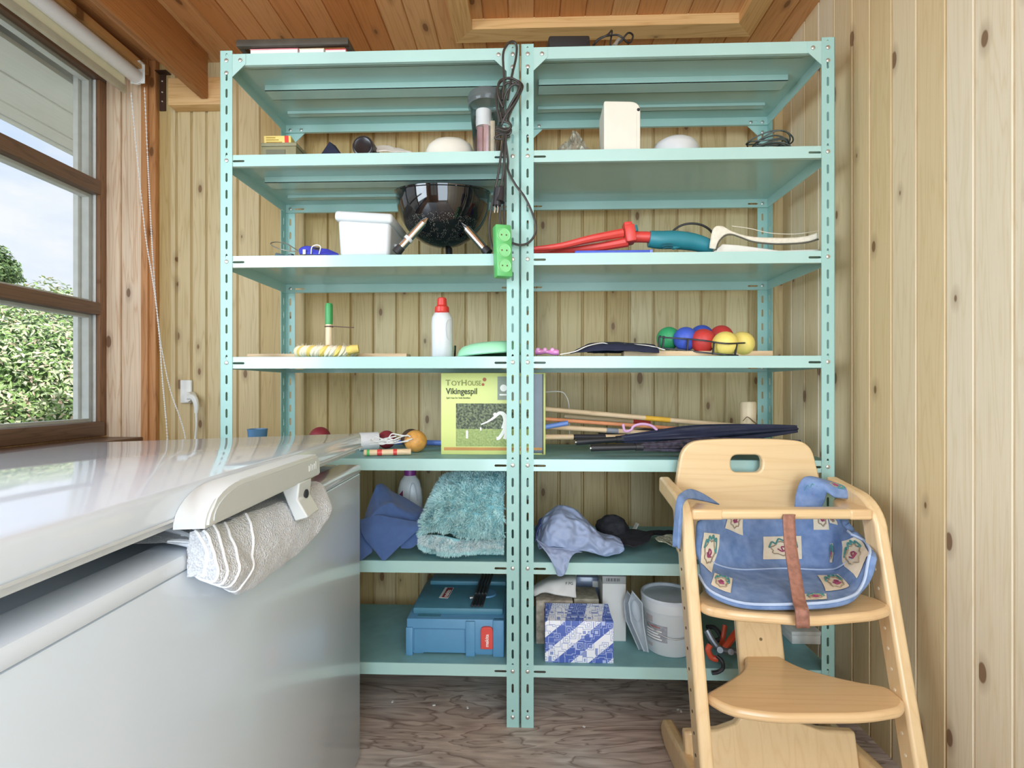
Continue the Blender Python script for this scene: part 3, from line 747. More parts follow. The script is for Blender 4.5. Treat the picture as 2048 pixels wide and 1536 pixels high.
def rounded(pts, r, n=6):
    out = []; m = len(pts)
    for i in range(m):
        p = Vector(pts[i]); a = (Vector(pts[i - 1]) - p); c = (Vector(pts[(i + 1) % m]) - p)
        rr = r[i] if isinstance(r, (list, tuple)) else r
        rr = min(rr, a.length * 0.49, c.length * 0.49)
        if rr <= 0: out.append(tuple(p)); continue
        s_, e_ = p + a.normalized() * rr, p + c.normalized() * rr
        for k in range(n + 1):
            t = k / n; out.append(tuple((1 - t) ** 2 * s_ + 2 * t * (1 - t) * p + t * t * e_))
    return out
# backrest: rounded board with a hand hole, leaning back slightly
dB = 1.385; sc = dB / 1000
def bx(px): return (px - 1024) * sc
def bz(py): return CZ + (779 - py) * sc
MB_ = lambda d, lean: Matrix(((cs, 0, -sn, -d * sn), (sn, 0, cs, d * cs), (0, 1, 0, 0), (0, 0, 0, 1)))
out = rounded([(bx(1349), bz(1010)), (bx(1350), bz(985)), (bx(1366), bz(884)), (bx(1440), bz(877.5)), (bx(1560), bz(878)), (bx(1622), bz(884)), (bx(1644), bz(975)), (bx(1646), bz(1010)), (bx(1640), bz(1120)), (bx(1356), bz(1120))], [0.02, 0.03, 0.05, 0.05, 0.05, 0.05, 0.03, 0.02, 0.04, 0.04], 8)
cx, cz_ = bx(1493.5), bz(927.5)
hole = rounded([(cx - 0.044, cz_ - 0.0245), (cx + 0.044, cz_ - 0.0245), (cx + 0.044, cz_ + 0.0245), (cx - 0.044, cz_ + 0.0245)], 0.022, 8)
b = B().plate(out[::-1], [hole], 0.020, MB_(dB + 0.010, 0), bev=0.005, res=3)
obj('backrest', b, beech_x, Ch)
# front guard bar with darker ends widening back to the armrests
zb0, zb1 = 0.667, 0.692
def slab(pts, z0, z1, m, name, bev=0.008, parent=None):
    b = B().prism([K(x, d, z0) for x, d in pts], (0, 0, z1 - z0))
    return obj(name, b, m, parent or Ch, mods=(('BEVEL', dict(width=bev, segments=3, limit_method='ANGLE', angle_limit=0.6)),))
i0, i1 = XL_ + TP - 0.001, XR_ - TP + 0.001
bar = slab([(i0, 1.205), (i1, 1.205), (i1, 1.245), (i0, 1.245)], zb0, zb1, beech_x, 'guard_bar', 0.009)
slab([(i1 - 0.055, 1.2045), (i1 + 0.0005, 1.2045), (i1 + 0.0005, 1.34), (i1 - 0.022, 1.32), (i1 - 0.055, 1.2455)], zb0 - 0.0005, zb1 + 0.0006, beech_d, 'bar_end', 0.006, bar)
slab([(i0 - 0.0005, 1.2045), (i0 + 0.075, 1.2045), (i0 + 0.075, 1.2455), (i0 + 0.022, 1.30), (i0 - 0.0005, 1.31)], zb0 - 0.0005, zb1 + 0.0006, beech_d, 'bar_end', 0.006, bar)
# seat
ds = 1.135
slab(rounded([(i0, ds + 0.005), (i0 + 0.06, ds - 0.025), ((i0 + i1) / 2, ds - 0.052), (i1 - 0.06, ds - 0.025), (i1, ds + 0.005), (i1, ds + 0.055), (0.755, 1.31), (0.53, 1.31), (i0, ds + 0.055)], 0.03), 0.465, 0.487, beech_d, 'seat', 0.008)
# spine, leaning forward towards the floor, flaring into a foot board
def spine_d(z): return 1.30 + (z - 0.357) * 0.22
b = B(); hw_ = [(0.058, 0.464), (0.058, 0.43), (0.0585, 0.357), (0.0585, 0.20), (0.062, 0.165), (0.085, 0.142), (0.125, 0.130), (0.185, 0.126), (0.214, 0.125), (0.214, 0.035)]
xc = 0.6445
L_, R_ = [(xc - w, z) for w, z in hw_], [(xc + w, z) for w, z in hw_]
ring = L_ + R_[::-1]
for z0, z1 in zip(hw_, hw_[1:]):
    q = [K(xc - z0[0], spine_d(z0[1]), z0[1]), K(xc + z0[0], spine_d(z0[1]), z0[1]), K(xc + z1[0], spine_d(z1[1]), z1[1]), K(xc - z1[0], spine_d(z1[1]), z1[1])]
    off = K(0, 0.022, 0.0)
    vs = [b.bm.verts.new(p) for p in q] + [b.bm.verts.new(p + off) for p in q]
    for f in ((0, 1, 2, 3), (7, 6, 5, 4), (1, 5, 6, 2), (4, 0, 3, 7)) + (((0, 4, 5, 1),) if z0 is hw_[0] else ()) + (((2, 6, 7, 3),) if z1 is hw_[-1] else ()):
        b.bm.faces.new([vs[j] for j in f])
bmesh.ops.remove_doubles(b.bm, verts=b.bm.verts[:], dist=1e-5)
spn = obj('spine_board', b, beech, Ch, mods=(('BEVEL', dict(width=0.005, segments=2, limit_method='ANGLE', angle_limit=1.0)),))
for z in (0.335, 0.19, 0.172):
    obj('bolt_hole', B().cyl(K(xc, spine_d(z) - 0.0008, z), K(xc, spine_d(z) + 0.01, z), 0.004, n=12), mat('brass_dull', '#8c7a58', 0.5, 0.5), spn)
# footrest: wide plate with a neck running back to the spine
df = 1.085
slab(rounded([(i0 - 0.002, df + 0.045), (i0 + 0.03, df - 0.005), (0.55, df - 0.030), (0.75, df - 0.030), (i1 - 0.03, df - 0.010), (i1, df + 0.02), (i1 + 0.001, df + 0.075), (0.80, df + 0.098), (0.715, df + 0.15), (0.685, 1.30), (0.605, 1.30), (0.575, df + 0.15), (0.52, df + 0.105)], [0.02, 0.04, 0.08, 0.08, 0.04, 0.03, 0.02, 0.05, 0.06, 0.006, 0.006, 0.06, 0.05]), 0.273, 0.295, beech_d, 'footrest', 0.008)
# leather strap from the bar down to the seat edge
leather = mat('brown_leather', '#9a6a58', 0.6, var=0.25, scale=90, bump=0.3)
b = B(); SP = catmull([V(1579, 1029, 1.200), V(1578, 1040, 1.196), V(1581, 1090, 1.175), V(1590, 1150, 1.14), V(1598, 1200, 1.10), V(1604, 1222, 1.068), V(1606, 1256, 1.070)], 5)
def strap(u, v):
    i = min(int(v * (len(SP) - 1)), len(SP) - 2); f = v * (len(SP) - 1) - i
    return SP[i].lerp(SP[i + 1], f) + K((u - 0.5) * 0.029, 0.0015 * math.sin(u * 3.1), 0)
b.grid(strap, 4, len(SP) - 1)
obj('strap', b, leather, Ch, mods=(('SOLIDIFY', dict(thickness=0.003, offset=0)),))

# ---------------------------------------------------------------- cushion in the high chair
denim, t, bs = newmat('blue_cotton')
tc = N(t, 'ShaderNodeTexCoord'); nz = N(t, 'ShaderNodeTexNoise', i_Scale=35.0, i_Detail=4.0); t.links.new(tc.outputs['Object'], nz.inputs['Vector'])
r = N(t, 'ShaderNodeValToRGB'); t.links.new(nz.outputs[0], r.inputs[0]); e = r.color_ramp.elements
e[0].position = 0.3; e[0].color = lin('#6480ac'); e[1].position = 0.75; e[1].color = lin('#889fc6')
nz2 = N(t, 'ShaderNodeTexNoise', i_Scale=900.0); t.links.new(tc.outputs['Object'], nz2.inputs['Vector'])
bp = N(t, 'ShaderNodeBump', ); bp.inputs['Strength'].default_value = 0.3; bp.inputs['Distance'].default_value = 0.001
t.links.new(nz2.outputs[0], bp.inputs['Height']); t.links.new(bp.outputs[0], bs.inputs['Normal'])
t.links.new(r.outputs[0], bs.inputs['Base Color']); bs.inputs['Roughness'].default_value = 0.85
patchm, t, bs = newmat('cream_patch')
tc = N(t, 'ShaderNodeTexCoord'); nz = N(t, 'ShaderNodeTexNoise', i_Scale=55.0, i_Detail=2.0); t.links.new(tc.outputs['Object'], nz.inputs['Vector'])
r = N(t, 'ShaderNodeValToRGB'); t.links.new(nz.outputs[0], r.inputs[0]); e = r.color_ramp.elements
e[0].position = 0.0; e[0].color = lin('#efe4cd'); e[1].position = 1.0; e[1].color = lin('#d9c7ab')
t.links.new(r.outputs[0], bs.inputs['Base Color']); bs.inputs['Roughness'].default_value = 0.9
piping = mat('cushion_piping', '#b9c9e2', 0.85)
teal_thread = mat('teal_thread', '#4f8d8b', 0.8); red_thread = mat('plum_thread', '#a0486a', 0.8); grey_thread = mat('sand_thread', '#a5937b', 0.8)
rows = [
 [(1398, 1150, 1.22), (1420, 1185, 1.16), (1490, 1212, 1.115), (1590, 1215, 1.10), (1690, 1205, 1.115), (1725, 1175, 1.15), (1738, 1110, 1.17)],
 [(1398, 1125, 1.25), (1428, 1155, 1.21), (1490, 1176, 1.19), (1590, 1180, 1.185), (1680, 1176, 1.185), (1712, 1150, 1.19), (1740, 1098, 1.19)],
 [(1396, 1105, 1.26), (1432, 1130, 1.27), (1490, 1143, 1.30), (1580, 1143, 1.31), (1655, 1143, 1.30), (1690, 1130, 1.25), (1736, 1090, 1.22)],
 [(1398, 1080, 1.26), (1440, 1095, 1.30), (1490, 1112, 1.345), (1580, 1114, 1.35), (1655, 1112, 1.345), (1690, 1105, 1.29), (1728, 1080, 1.25)],
 [(1402, 1058, 1.26), (1446, 1062, 1.32), (1490, 1080, 1.365), (1580, 1080, 1.370), (1650, 1078, 1.362), (1688, 1075, 1.31), (1705, 1068, 1.27)],
 [(1404, 1040, 1.27), (1450, 1038, 1.34), (1490, 1036, 1.372), (1580, 1034, 1.375), (1645, 1036, 1.370), (1680, 1046, 1.33), (1692, 1056, 1.30)],
 [(1406, 1030, 1.29), (1452, 1024, 1.352), (1490, 1020, 1.374), (1580, 1019, 1.376), (1640, 1022, 1.372), (1670, 1032, 1.345), (1684, 1044, 1.31)],
]
RP = [[V(*p) for p in row] for row in rows]
def spl(P, t):
    m = len(P) - 1; i = min(int(t * m), m - 1); f = t * m - i
    p1, p2 = P[i], P[i + 1]; p0 = P[i - 1] if i else 2 * p1 - p2; p3 = P[i + 2] if i + 2 <= m else 2 * p2 - p1
    return 0.5 * ((2 * p1) + (p2 - p0) * f + (2 * p0 - 5 * p1 + 4 * p2 - p3) * f * f + (3 * p1 - p0 - 3 * p2 + p3) * f ** 3)
def cush(u, v, off=0.0):
    f = lambda uu, vv: spl([spl(r_, min(1, max(0, uu))) for r_ in RP], min(1, max(0, vv)))
    p = f(u, v)
    n = (f(u + 0.01, v) - f(u - 0.01, v)).cross(f(u, v + 0.01) - f(u, v - 0.01))
    if n.length > 0: n.normalize()
    if n.dot(Vector((-0.3, -1, 0.5))) < 0: n = -n
    puff = 0.007 * math.sin(min(1, max(0, u)) * math.pi) + 0.006 * noise.noise(Vector((u * 5, v * 5, 3)))
    return p + n * (off + puff)
Cu = thing('seat_cushion', 'blue cotton padded seat cushion with cream embroidered patches, tied in the high chair', 'cushion', K(0.652, 1.2, 0.488))
body = obj('pad', B().grid(lambda u, v: cush(u, v), 42, 42), denim, Cu, face=(-0.3, -1, 0.5), mods=(('SOLIDIFY', dict(thickness=0.016, offset=-1)), ('SUBSURF', dict(levels=1, render_levels=1))))
obj('piping', B().tube([cush(k / 30, 0, 0.001) for k in range(31)] + [cush(1, k / 12, 0.001) for k in range(1, 10)], 0.0032, n=6, sub=0), piping, Cu)
obj('seam', B().tube([cush(0.1 + 0.8 * k / 24, 0.33, 0.002) for k in range(25)], 0.0018, n=5, sub=0), piping, Cu)
def patch(u0, u1, v0, v1, fn=cush, par=Cu, kind=0):
    b = B().grid(lambda a, c: fn(u0 + (u1 - u0) * a, v0 + (v1 - v0) * c, 0.0025 + 0.0006 * noise.noise(Vector((a * 9, c * 9, u0)))), 8, 8)
    p = obj('patch', b, patchm, par)
    uc, vc, ru, rv = (u0 + u1) / 2, (v0 + v1) / 2, (u1 - u0) * 0.30, (v1 - v0) * 0.32
    ring = [fn(uc + ru * math.cos(a) * (1 + 0.12 * math.sin(a * 7)), vc + rv * math.sin(a) * (1 + 0.12 * math.sin(a * 7)), 0.004) for a in [2 * math.pi * k / 24 for k in range(24)]]
    obj('embroidery', B().tube(ring, 0.0016, n=5, closed=True, sub=0), grey_thread, p)
    obj('embroidery', B().tube([fn(uc + ru * x * 1.1, vc + rv * y * 1.1, 0.0042) for x, y in ((-1.1, 0.2), (-0.9, 0.9), (-0.6, 0.7), (-0.4, 1.2), (0, 1.0), (0.3, 1.3), (0.6, 0.9), (0.9, 1.1), (1.1, 0.2), (0.8, 0.4))], 0.0022, n=5), teal_thread, p)
    obj('embroidery', B().tube([fn(uc + ru * x, vc + rv * y, 0.0044) for x, y in ((-0.5, 0.0), (-0.1, -0.4), (0.3, 0.1), (-0.2, 0.3), (0.0, -0.3), (0.5, -0.2))], 0.0018, n=5), red_thread, p)
for q_ in ((0.02, 0.14, 0.18, 0.62), (0.17, 0.31, 0.70, 0.93), (0.40, 0.54, 0.46, 0.70), (0.83, 0.985, 0.10, 0.62), (0.60, 0.73, 0.12, 0.27), (0.60, 0.72, 0.74, 0.92), (0.16, 0.27, 0.06, 0.2), (0.705, 0.735, 0.40, 0.62), (0.735, 0.82, 0.80, 0.97), (0.53, 0.6, 0.03, 0.09)):
    patch(*q_)
# ties over the armrests
def flapL(u, v, off=0.0):
    P0 = [V(1352, 1095, 1.20), V(1358, 1010, 1.215), V(1362, 990, 1.235), V(1372, 979, 1.265), V(1385, 981, 1.30)]
    P1 = [V(1364, 1100, 1.185), V(1368, 1022, 1.19), V(1376, 998, 1.235), V(1402, 1001, 1.30), V(1440, 1010, 1.35)]
    return spl(P0, v).lerp(spl(P1, v), u) + Vector((0, 0, 0.004 * math.sin(u * 3.14) + off)) + Vector((-0.008 * (1 - v), -0.004, 0))
def flapR(u, v, off=0.0):
    P0 = [V(1588, 1018, 1.345), V(1592, 985, 1.345), V(1608, 955, 1.34), V(1650, 962, 1.335), V(1698, 978, 1.325)]
    P1 = [V(1640, 1018, 1.33), V(1650, 1000, 1.315), V(1655, 985, 1.30), V(1668, 995, 1.29), V(1694, 998, 1.30)]
    return spl(P0, v).lerp(spl(P1, v), u) + Vector((0, -0.010 * math.sin(u * 3.14) - off, 0.008 * math.sin(u * 3.14) + off))
for fn, q_ in ((flapL, (0.2, 0.8, 0.62, 0.80)), (flapR, (0.1, 0.9, 0.06, 0.42)), (flapR, (0.15, 0.6, 0.7, 0.92))):
    if q_[2] != 0.7: obj('cushion_flap', B().grid(lambda a, c: fn(a, c), 10, 16), denim, Cu, face=(-0.3, -1, 0.5), mods=(('SOLIDIFY', dict(thickness=0.010, offset=0)), ('SUBSURF', dict(levels=1, render_levels=1))))
    patch(*q_, fn=fn)
# ---------------------------------------------------------------- helpers for things on the shelves
def FACE(p, rz=0.0, tilt=0.0):
    return Matrix.Translation(Vector(p)) @ Matrix.Rotation(rz, 4, 'Z') @ Matrix.Rotation(tilt, 4, 'X') @ Matrix(((1, 0, 0, 0), (0, 0, -1, 0), (0, 1, 0, 0), (0, 0, 0, 1)))
def X_(px, y, py=600): return VY(px, py, y).x
def Z_(py, y, px=1024): return VY(px, py, y).z
def ybox(px0, px1, z0, z1, y0, y1, bev=0.002, b=None):
    b = b or B(); return b.bb((X_(px0, y0), y0, z0), (X_(px1, y0), y1, z1), bev=bev)
def one(name, b, m, label, cat, group=None, **k): return obj(name, b, m, None, label, cat, group, **k)
def blob(c, size, seed=0, amp=0.25, freq=2.0, sub=4, flat=None, ridge=False):
    b = B(); bmesh.ops.create_icosphere(b.bm, subdivisions=sub, radius=1.0)
    for v in b.bm.verts:
        d = v.co.normalized(); n_ = noise.noise(d * freq + Vector((seed * 7.3, seed, 0)))
        if ridge: n_ = 0.6 - 2 * abs(n_)
        n2 = noise.noise(d * freq * 2.7 + Vector((seed, 0, seed * 3.1)))
        r = 1 + amp * n_ + amp * 0.4 * n2
        v.co = Vector((d.x * size[0] * r, d.y * size[1] * r, d.z * size[2] * r))
        if flat is not None and v.co.z < -flat: v.co.z = -flat + (v.co.z + flat) * 0.05
        v.co += Vector(c)
    return b
def sheet(rows, nu=40, nv=40, amp=0.0, freq=30, seed=0, crease=0.0, floor=None):
    P = [[Vector(p) for p in r] for r in rows]
    def f(u, v):
        p = spl([spl(r, u) for r in P], v)
        if amp:
            q = p * freq + Vector((seed, seed * 2, 0))
            p = p + Vector((noise.noise(q), noise.noise(q + Vector((9, 3, 1))), noise.noise(q + Vector((2, 7, 5))))) * amp
        if crease:
            q = p * freq * 0.8 + Vector((seed * 3, 1, 4)); p = p + Vector((0, -1, 0.6)) * (crease * (0.5 - abs(noise.noise(q)) * 2))
            q = p * freq * 2.1 + Vector((seed, 8, 2)); p = p + Vector((0, -1, 0.6)) * (crease * 0.45 * (0.5 - abs(noise.noise(q)) * 2))
        if floor is not None and p.y > YS - 0.003 and p.z < floor + 0.004: p.z = floor + 0.004
        return p
    return B().grid(f, nu, nv)
CLOTH = lambda th=0.003, sub=1: (('SOLIDIFY', dict(thickness=th, offset=0)), ('SUBSURF', dict(levels=sub, render_levels=sub)))
black = mat('black_plastic', '#26262a', 0.4)
black_rub = mat('black_rubber', '#2b2a2a', 0.55)
white_pl = mat('white_plastic', '#d2d6d6', 0.35, var=0.02)
cream_pl = mat('cream_plastic', '#e3decf', 0.4, var=0.02)
blue_pl = mat('blue_plastic', '#4a63c8', 0.4)
navy = mat('navy_fabric', '#22283f', 0.8, var=0.2)
chrome = mat('chrome', '#dcdcdc', 0.15, 1.0)
pale_wood = wood('pale_timber', '#ecd2ac', '#c9a070', 'X', 'Z', 0.3, 0, 0.55, knots=0, boards=False, grain=0.8)
pale_wood_z = wood('pale_timber_up', '#ecd8b4', '#c9a878', 'Z', 'X', 0.3, 0, 0.5, knots=0, boards=False, grain=0.6)
red_pl = mat('red_plastic', '#d8473f', 0.35, var=0.05)
clearm, t, bs = newmat('clear_plastic')
t.nodes.remove(bs); tr = N(t, 'ShaderNodeBsdfTransparent'); tr.inputs[0].default_value = (0.90, 0.92, 0.93, 1)
gl = N(t, 'ShaderNodeBsdfGlossy'); gl.inputs['Roughness'].default_value = 0.08
lw = N(t, 'ShaderNodeLayerWeight', i_Blend=0.35); ms = N(t, 'ShaderNodeMixShader'); t.links.new(lw.outputs['Fresnel'], ms.inputs[0]); t.links.new(tr.outputs[0], ms.inputs[1]); t.links.new(gl.outputs[0], ms.inputs[2])
t.links.new(ms.outputs[0], [n for n in t.nodes if n.type == 'OUTPUT_MATERIAL'][0].inputs[0])
Y0 = YS
# ---------------------------------------------------------------- on top of the shelving
ya = 1.52
z0 = ZT[0] + 0.0008
paperw = mat('white_paper', '#f0ede6', 0.7, var=0.02); pinkp = mat('pink_cover', '#ee8f93', 0.6, var=0.12, scale=12); creamp = mat('cream_cover', '#eadfc4', 0.7, var=0.06); redp = mat('red_cover', '#d9545a', 0.6)
def booklet(nm, px0, px1, za, zb, cover, label):
    T = thing(nm, label, 'booklet', (X_((px0 + px1) / 2, ya), ya + 0.1, za), 'booklets on top of the shelving')
    obj('page_block', ybox(px0 + 1, px1 - 1, za + 0.002, zb - 0.0022, ya + 0.004, ya + 0.20, 0), paperw, T)
    obj('cover', ybox(px0, px1, zb - 0.002, zb, ya + 0.002, ya + 0.203, 0.0005).bb((X_(px0, ya), ya + 0.002, za), (X_(px1, ya), ya + 0.203, za + 0.002)), cover, T)
booklet('booklet', 508, 745, z0, z0 + 0.042, paperw, 'wide white booklet at the bottom of the pile on the left shelving top')
booklet('booklet', 500, 596, z0 + 0.0424, z0 + 0.060, pinkp, 'pink covered booklet under the dark frame on the left shelving top')
booklet('booklet', 598, 648, z0 + 0.0424, z0 + 0.058, creamp, 'small cream booklet between the pink and the red booklet')
booklet('booklet', 650, 692, z0 + 0.0424, z0 + 0.055, redp, 'small red booklet at the right end of the booklet pile')
T = thing('picture_frame', 'dark empty frame lying flat on the booklets on top of the left shelving', 'frame', (X_(585, 1.52), 1.62, z0 + 0.062))
dkw = mat('dark_frame_wood', '#4a443a', 0.5, var=0.15)
xa, xc_ = X_(472, 1.51), X_(696, 1.51); zf0, zf1 = z0 + 0.0615, z0 + 0.082
for nm, a, c in (('frame_rail', (xa, 1.51, zf0), (xc_, 1.527, zf1)), ('frame_rail', (xa, 1.79, zf0), (xc_, 1.807, zf1)), ('frame_stile', (xa, 1.5275, zf0), (xa + 0.017, 1.7895, zf1)), ('frame_stile', (xc_ - 0.017, 1.5275, zf0), (xc_, 1.7895, zf1))):
    obj(nm, B().bb(a, c, bev=0.002), dkw, T)
T = thing('power_adapter', 'black power adapter with its tangled cable on top of the right shelving', 'adapter', (X_(1135, 1.5), 1.52, z0))
b = B().box((0, 0, 0.031), (0.125, 0.07, 0.058), R3(0, -0.07, 0.12), bev=0.006).xform(Matrix.Translation((X_(1136, 1.52), 1.53, z0 + 0.002)))
obj('adapter_body', b, black_rub, T)
cp = [(1176, 84), (1182, 96), (1196, 80), (1215, 70), (1224, 62), (1221, 92), (1240, 84), (1256, 66), (1266, 72), (1258, 86), (1240, 72), (1226, 70), (1200, 76), (1186, 90)]
obj('cable', B().tube([VY(x, y, 1.50 + 0.012 * math.sin(i * 1.7)) for i, (x, y) in enumerate(cp)], 0.0028, n=6), black_rub, T)
obj('connector', B().cyl(VY(1228, 92, 1.49), VY(1238, 80, 1.50), 0.006, n=12), mat('grey_metal', '#b7b4aa', 0.4, 0.5), T)

# ---------------------------------------------------------------- second shelf, left
z2 = ZT[1] + 0.0008
T = thing('tin_box', 'olive grey box at the left end of the upper left shelf', 'box', (X_(560, 1.53), 1.6, z2))
olive = mat('olive_card', '#8c8868', 0.6)
zt_ = Z_(285, 1.53, 560)
obj('box_body', ybox(522, 592, z2, zt_ - 0.012, 1.53, 1.70, 0.002), olive, T)
obj('box_lid', ybox(521, 593, zt_ - 0.0118, zt_, 1.528, 1.702, 0.003), olive, T)
obj('label_panel', ybox(532, 570, z2 + 0.006, zt_ - 0.022, 1.5285, 1.5298, 0), mat('olive_panel', '#6f6d58', 0.6), T)
T = thing('carton', 'small yellow carton with a red end on the olive box', 'carton', (X_(553, 1.56), 1.57, zt_ + 0.001))
Mx = Matrix.Translation((X_(553, 1.55), 1.575, zt_ + 0.0175)) @ Matrix.Rotation(-0.05, 4, 'Y') @ Matrix.Rotation(0.12, 4, 'Z')
obj('carton_body', B().box((0, 0, 0), (0.082, 0.05, 0.028), bev=0.001).xform(Mx), mat('yellow_card', '#e8d27c', 0.6), T)
obj('printed_band', B().bb((0.022, -0.0258, -0.0135), (0.034, -0.0251, 0.0135)).xform(Mx), red_pl, T)
b = B()
for k in range(3): b.bb((-0.034, -0.0256, -0.008 + k * 0.007), (0.014 - 0.01 * k, -0.0251, -0.005 + k * 0.007))
obj('printed_line', b.xform(Mx), mat('print_brown', '#a98a3a', 0.7), T)
b = B(); a0 = [VY(633, 304, 1.50), VY(692, 304, 1.50), VY(688, 304, 1.62), VY(640, 304, 1.62)]
for p in a0: p.z = z2
ap = VY(659, 283, 1.55); vs = [b.bm.verts.new(p) for p in a0]; v = b.bm.verts.new(ap); v2 = b.bm.verts.new(ap + Vector((0.012, 0.02, -0.004)))
for i in range(4): b.bm.faces.new((vs[i], vs[(i + 1) % 4], v if i in (0, 3) else v2)) if i in (0, 2) else None
b.bm.faces.new((vs[1], vs[2], v2, v)); b.bm.faces.new((vs[3], vs[0], v, v2)); b.bm.faces.new(vs[::-1])
one('folded_pouch', b, navy, 'dark navy folded pouch standing as a peak on the upper left shelf', 'pouch', smooth=False)
yc = 1.482; xc1 = X_(726, yc); rr = 0.0325
T = thing('round_tin', 'black round tin lying on its side on the upper left shelf', 'tin', (xc1, yc, z2))
obj('tin_body', B().cyl((xc1, yc, z2 + rr), (xc1, yc + 0.07, z2 + rr), rr, n=32), mat('tin_dark', '#2d2b26', 0.4), T)
obj('tin_face', B().lathe([(0.029, 0.0), (0.029, -0.002), (0.026, -0.003), (0.02, -0.001), (0, -0.001)], (xc1, yc, z2 + rr), R3(-math.pi / 2), cap=False), mat('tin_black', '#17181c', 0.25), T)
one('crumpled_paper', sheet([[VY(750, 292, 1.55), VY(770, 290, 1.56), VY(795, 296, 1.57), VY(822, 303, 1.58)], [VY(752, 303, 1.50), VY(775, 303, 1.50), VY(800, 304, 1.52), VY(825, 305, 1.54)]], 16, 8, 0.004, 60), paperw, 'small pale crumpled paper between the round tin and the white dish', 'paper', mods=CLOTH(0.002))
yc = 1.54; w_ = X_(946, yc) - X_(847, yc)
T = thing('oval_dish', 'white upturned oval dish on the upper left shelf', 'dish', ((X_(847, yc) + X_(946, yc)) / 2, yc + 0.03, z2))
ctr = Vector(T.location)
obj('dish_bowl', B().lathe([(w_ * 0.5, 0.0), (w_ * 0.5, 0.030), (w_ * 0.49, 0.054), (w_ * 0.44, 0.072), (w_ * 0.33, 0.086), (w_ * 0.15, 0.092), (0, 0.093)], ctr, n=40, sy=0.6), cream_pl, T)
obj('dish_rim', B().lathe([(w_ * 0.502, 0.001), (w_ * 0.512, 0.003), (w_ * 0.502, 0.006)], ctr, n=40, sy=0.6, cap=False), cream_pl, T)
# clear jar with sweets / sachets inside
yc = 1.515; jx = X_(974, yc); jt = Z_(196, yc)
T = thing('plastic_jar', 'clear plastic jar with a dark wide rim behind the hanging black cable', 'jar', (jx, yc, z2))
hj = jt - z2
obj('jar_body', B().lathe([(0.0, 0.001), (0.036, 0.001), (0.039, 0.004), (0.050, hj - 0.045), (0.055, hj - 0.012)], (jx, yc, z2), n=32, cap=False), clearm, T)
obj('jar_lid', B().lathe([(0.056, hj - 0.030), (0.0585, hj - 0.026), (0.0595, hj - 0.004), (0.057, hj + 0.004), (0.0, hj + 0.006)], (jx, yc, z2), n=32, cap=False), mat('smoky_lid', '#6b7072', 0.12, alpha=0.55), T)
one('paper_roll', B().lathe([(0.008, 0), (0.024, 0), (0.024, 0.05), (0.008, 0.05)], (jx - 0.010, yc, z2 + 0.098), n=20), paperw, 'white paper roll at the top inside the clear jar', 'roll')
for k, (dx, dy, w2, h2, c_, lb) in enumerate(((-0.020, -0.012, 0.018, 0.092, '#b98f8c', 'leftmost pinkish sachet in the clear jar'), (-0.001, -0.016, 0.016, 0.096, '#c49a96', 'middle pinkish sachet in the clear jar'), (0.018, -0.010, 0.015, 0.11, '#e6cfae', 'tall cream packet at the right inside the clear jar'))):
    one('sachet', B().box((jx + dx, yc + dy, z2 + 0.004 + h2 / 2), (w2, 0.010, h2), bev=0.003), mat('sachet_%d' % k, c_, 0.35, var=0.15), lb, 'sachet', 'sachets in the clear jar')

# ---------------------------------------------------------------- black extension lead with green socket block, hung on the middle post
yl_ = 1.436
T = thing('extension_lead', 'black extension lead with green socket block, knotted and hung over the middle post', 'extension lead', (X_(1010, yl_), yl_, Z_(300, yl_)))
def P_(px, py, dy=0.0): return VY(px, py, yl_ + dy)
cabm = mat('cable_black', '#383430', 0.45)
strands = [
 [(1004, 200), (1008, 160), (1006, 110), (1014, 90), (1024, 83), (1033, 90), (1032, 115), (1024, 150), (1015, 200)],
 [(1006, 215), (996, 190), (998, 165), (1012, 157), (1030, 160), (1043, 168), (1044, 178), (1030, 205), (1012, 230), (1003, 250)],
 [(1000, 245), (993, 210), (994, 180), (1002, 163), (1018, 156), (1034, 162), (1040, 172), (1032, 190), (1018, 215), (1008, 245)],
 [(1004, 235), (1000, 205), (1004, 180), (1014, 166), (1028, 166), (1037, 176), (1030, 196), (1014, 222), (1000, 240)],
 [(1010, 240), (1006, 210), (1012, 186), (1022, 172), (1034, 168), (1042, 176), (1036, 196), (1022, 222), (1016, 240), (1022, 252), (1014, 262)],
 [(1000, 225), (1004, 240), (1018, 246), (1022, 254), (1012, 262), (996, 258), (992, 262), (1004, 266), (1020, 262)],
 [(992, 254), (1006, 257), (1021, 258), (1018, 268), (1000, 269), (990, 276), (1004, 278), (1020, 272)],
 [(1008, 270), (1002, 310), (996, 350), (988, 390), (980, 430), (978, 460), (982, 485), (988, 500)],
 [(1012, 270), (1010, 310), (1006, 350), (1000, 378)],
 [(1006, 270), (1008, 320), (1010, 360), (1008, 400), (1008, 440), (1010, 455)],
 [(1010, 275), (1016, 320), (1016, 340), (1030, 368), (1048, 392), (1062, 420), (1072, 452), (1068, 472), (1056, 486), (1040, 490), (1024, 486)],
 [(1000, 412), (1000, 440), (1008, 470), (1006, 495), (996, 503)],
]
for i, s_ in enumerate(strands):
    obj('cable', B().tube([P_(x, y, -0.010 * math.sin(0.9 * j + i) * (0.6 if j else 0) - 0.004 * (i % 3)) for j, (x, y) in enumerate(s_)], 0.0034, n=7), cabm, T)
obj('plug', B().cyl(P_(998, 378, -0.01), P_(994, 412, -0.012), 0.014, 0.012, n=14).cyl(P_(1004, 374, -0.012), P_(1000, 404, -0.016), 0.008, 0.013, n=12), black, T)
for dx in (0, 6): obj('plug_pin', B().cyl(P_(990 + dx, 412, -0.012), P_(989 + dx, 426, -0.012), 0.0024, n=8), chrome, T)
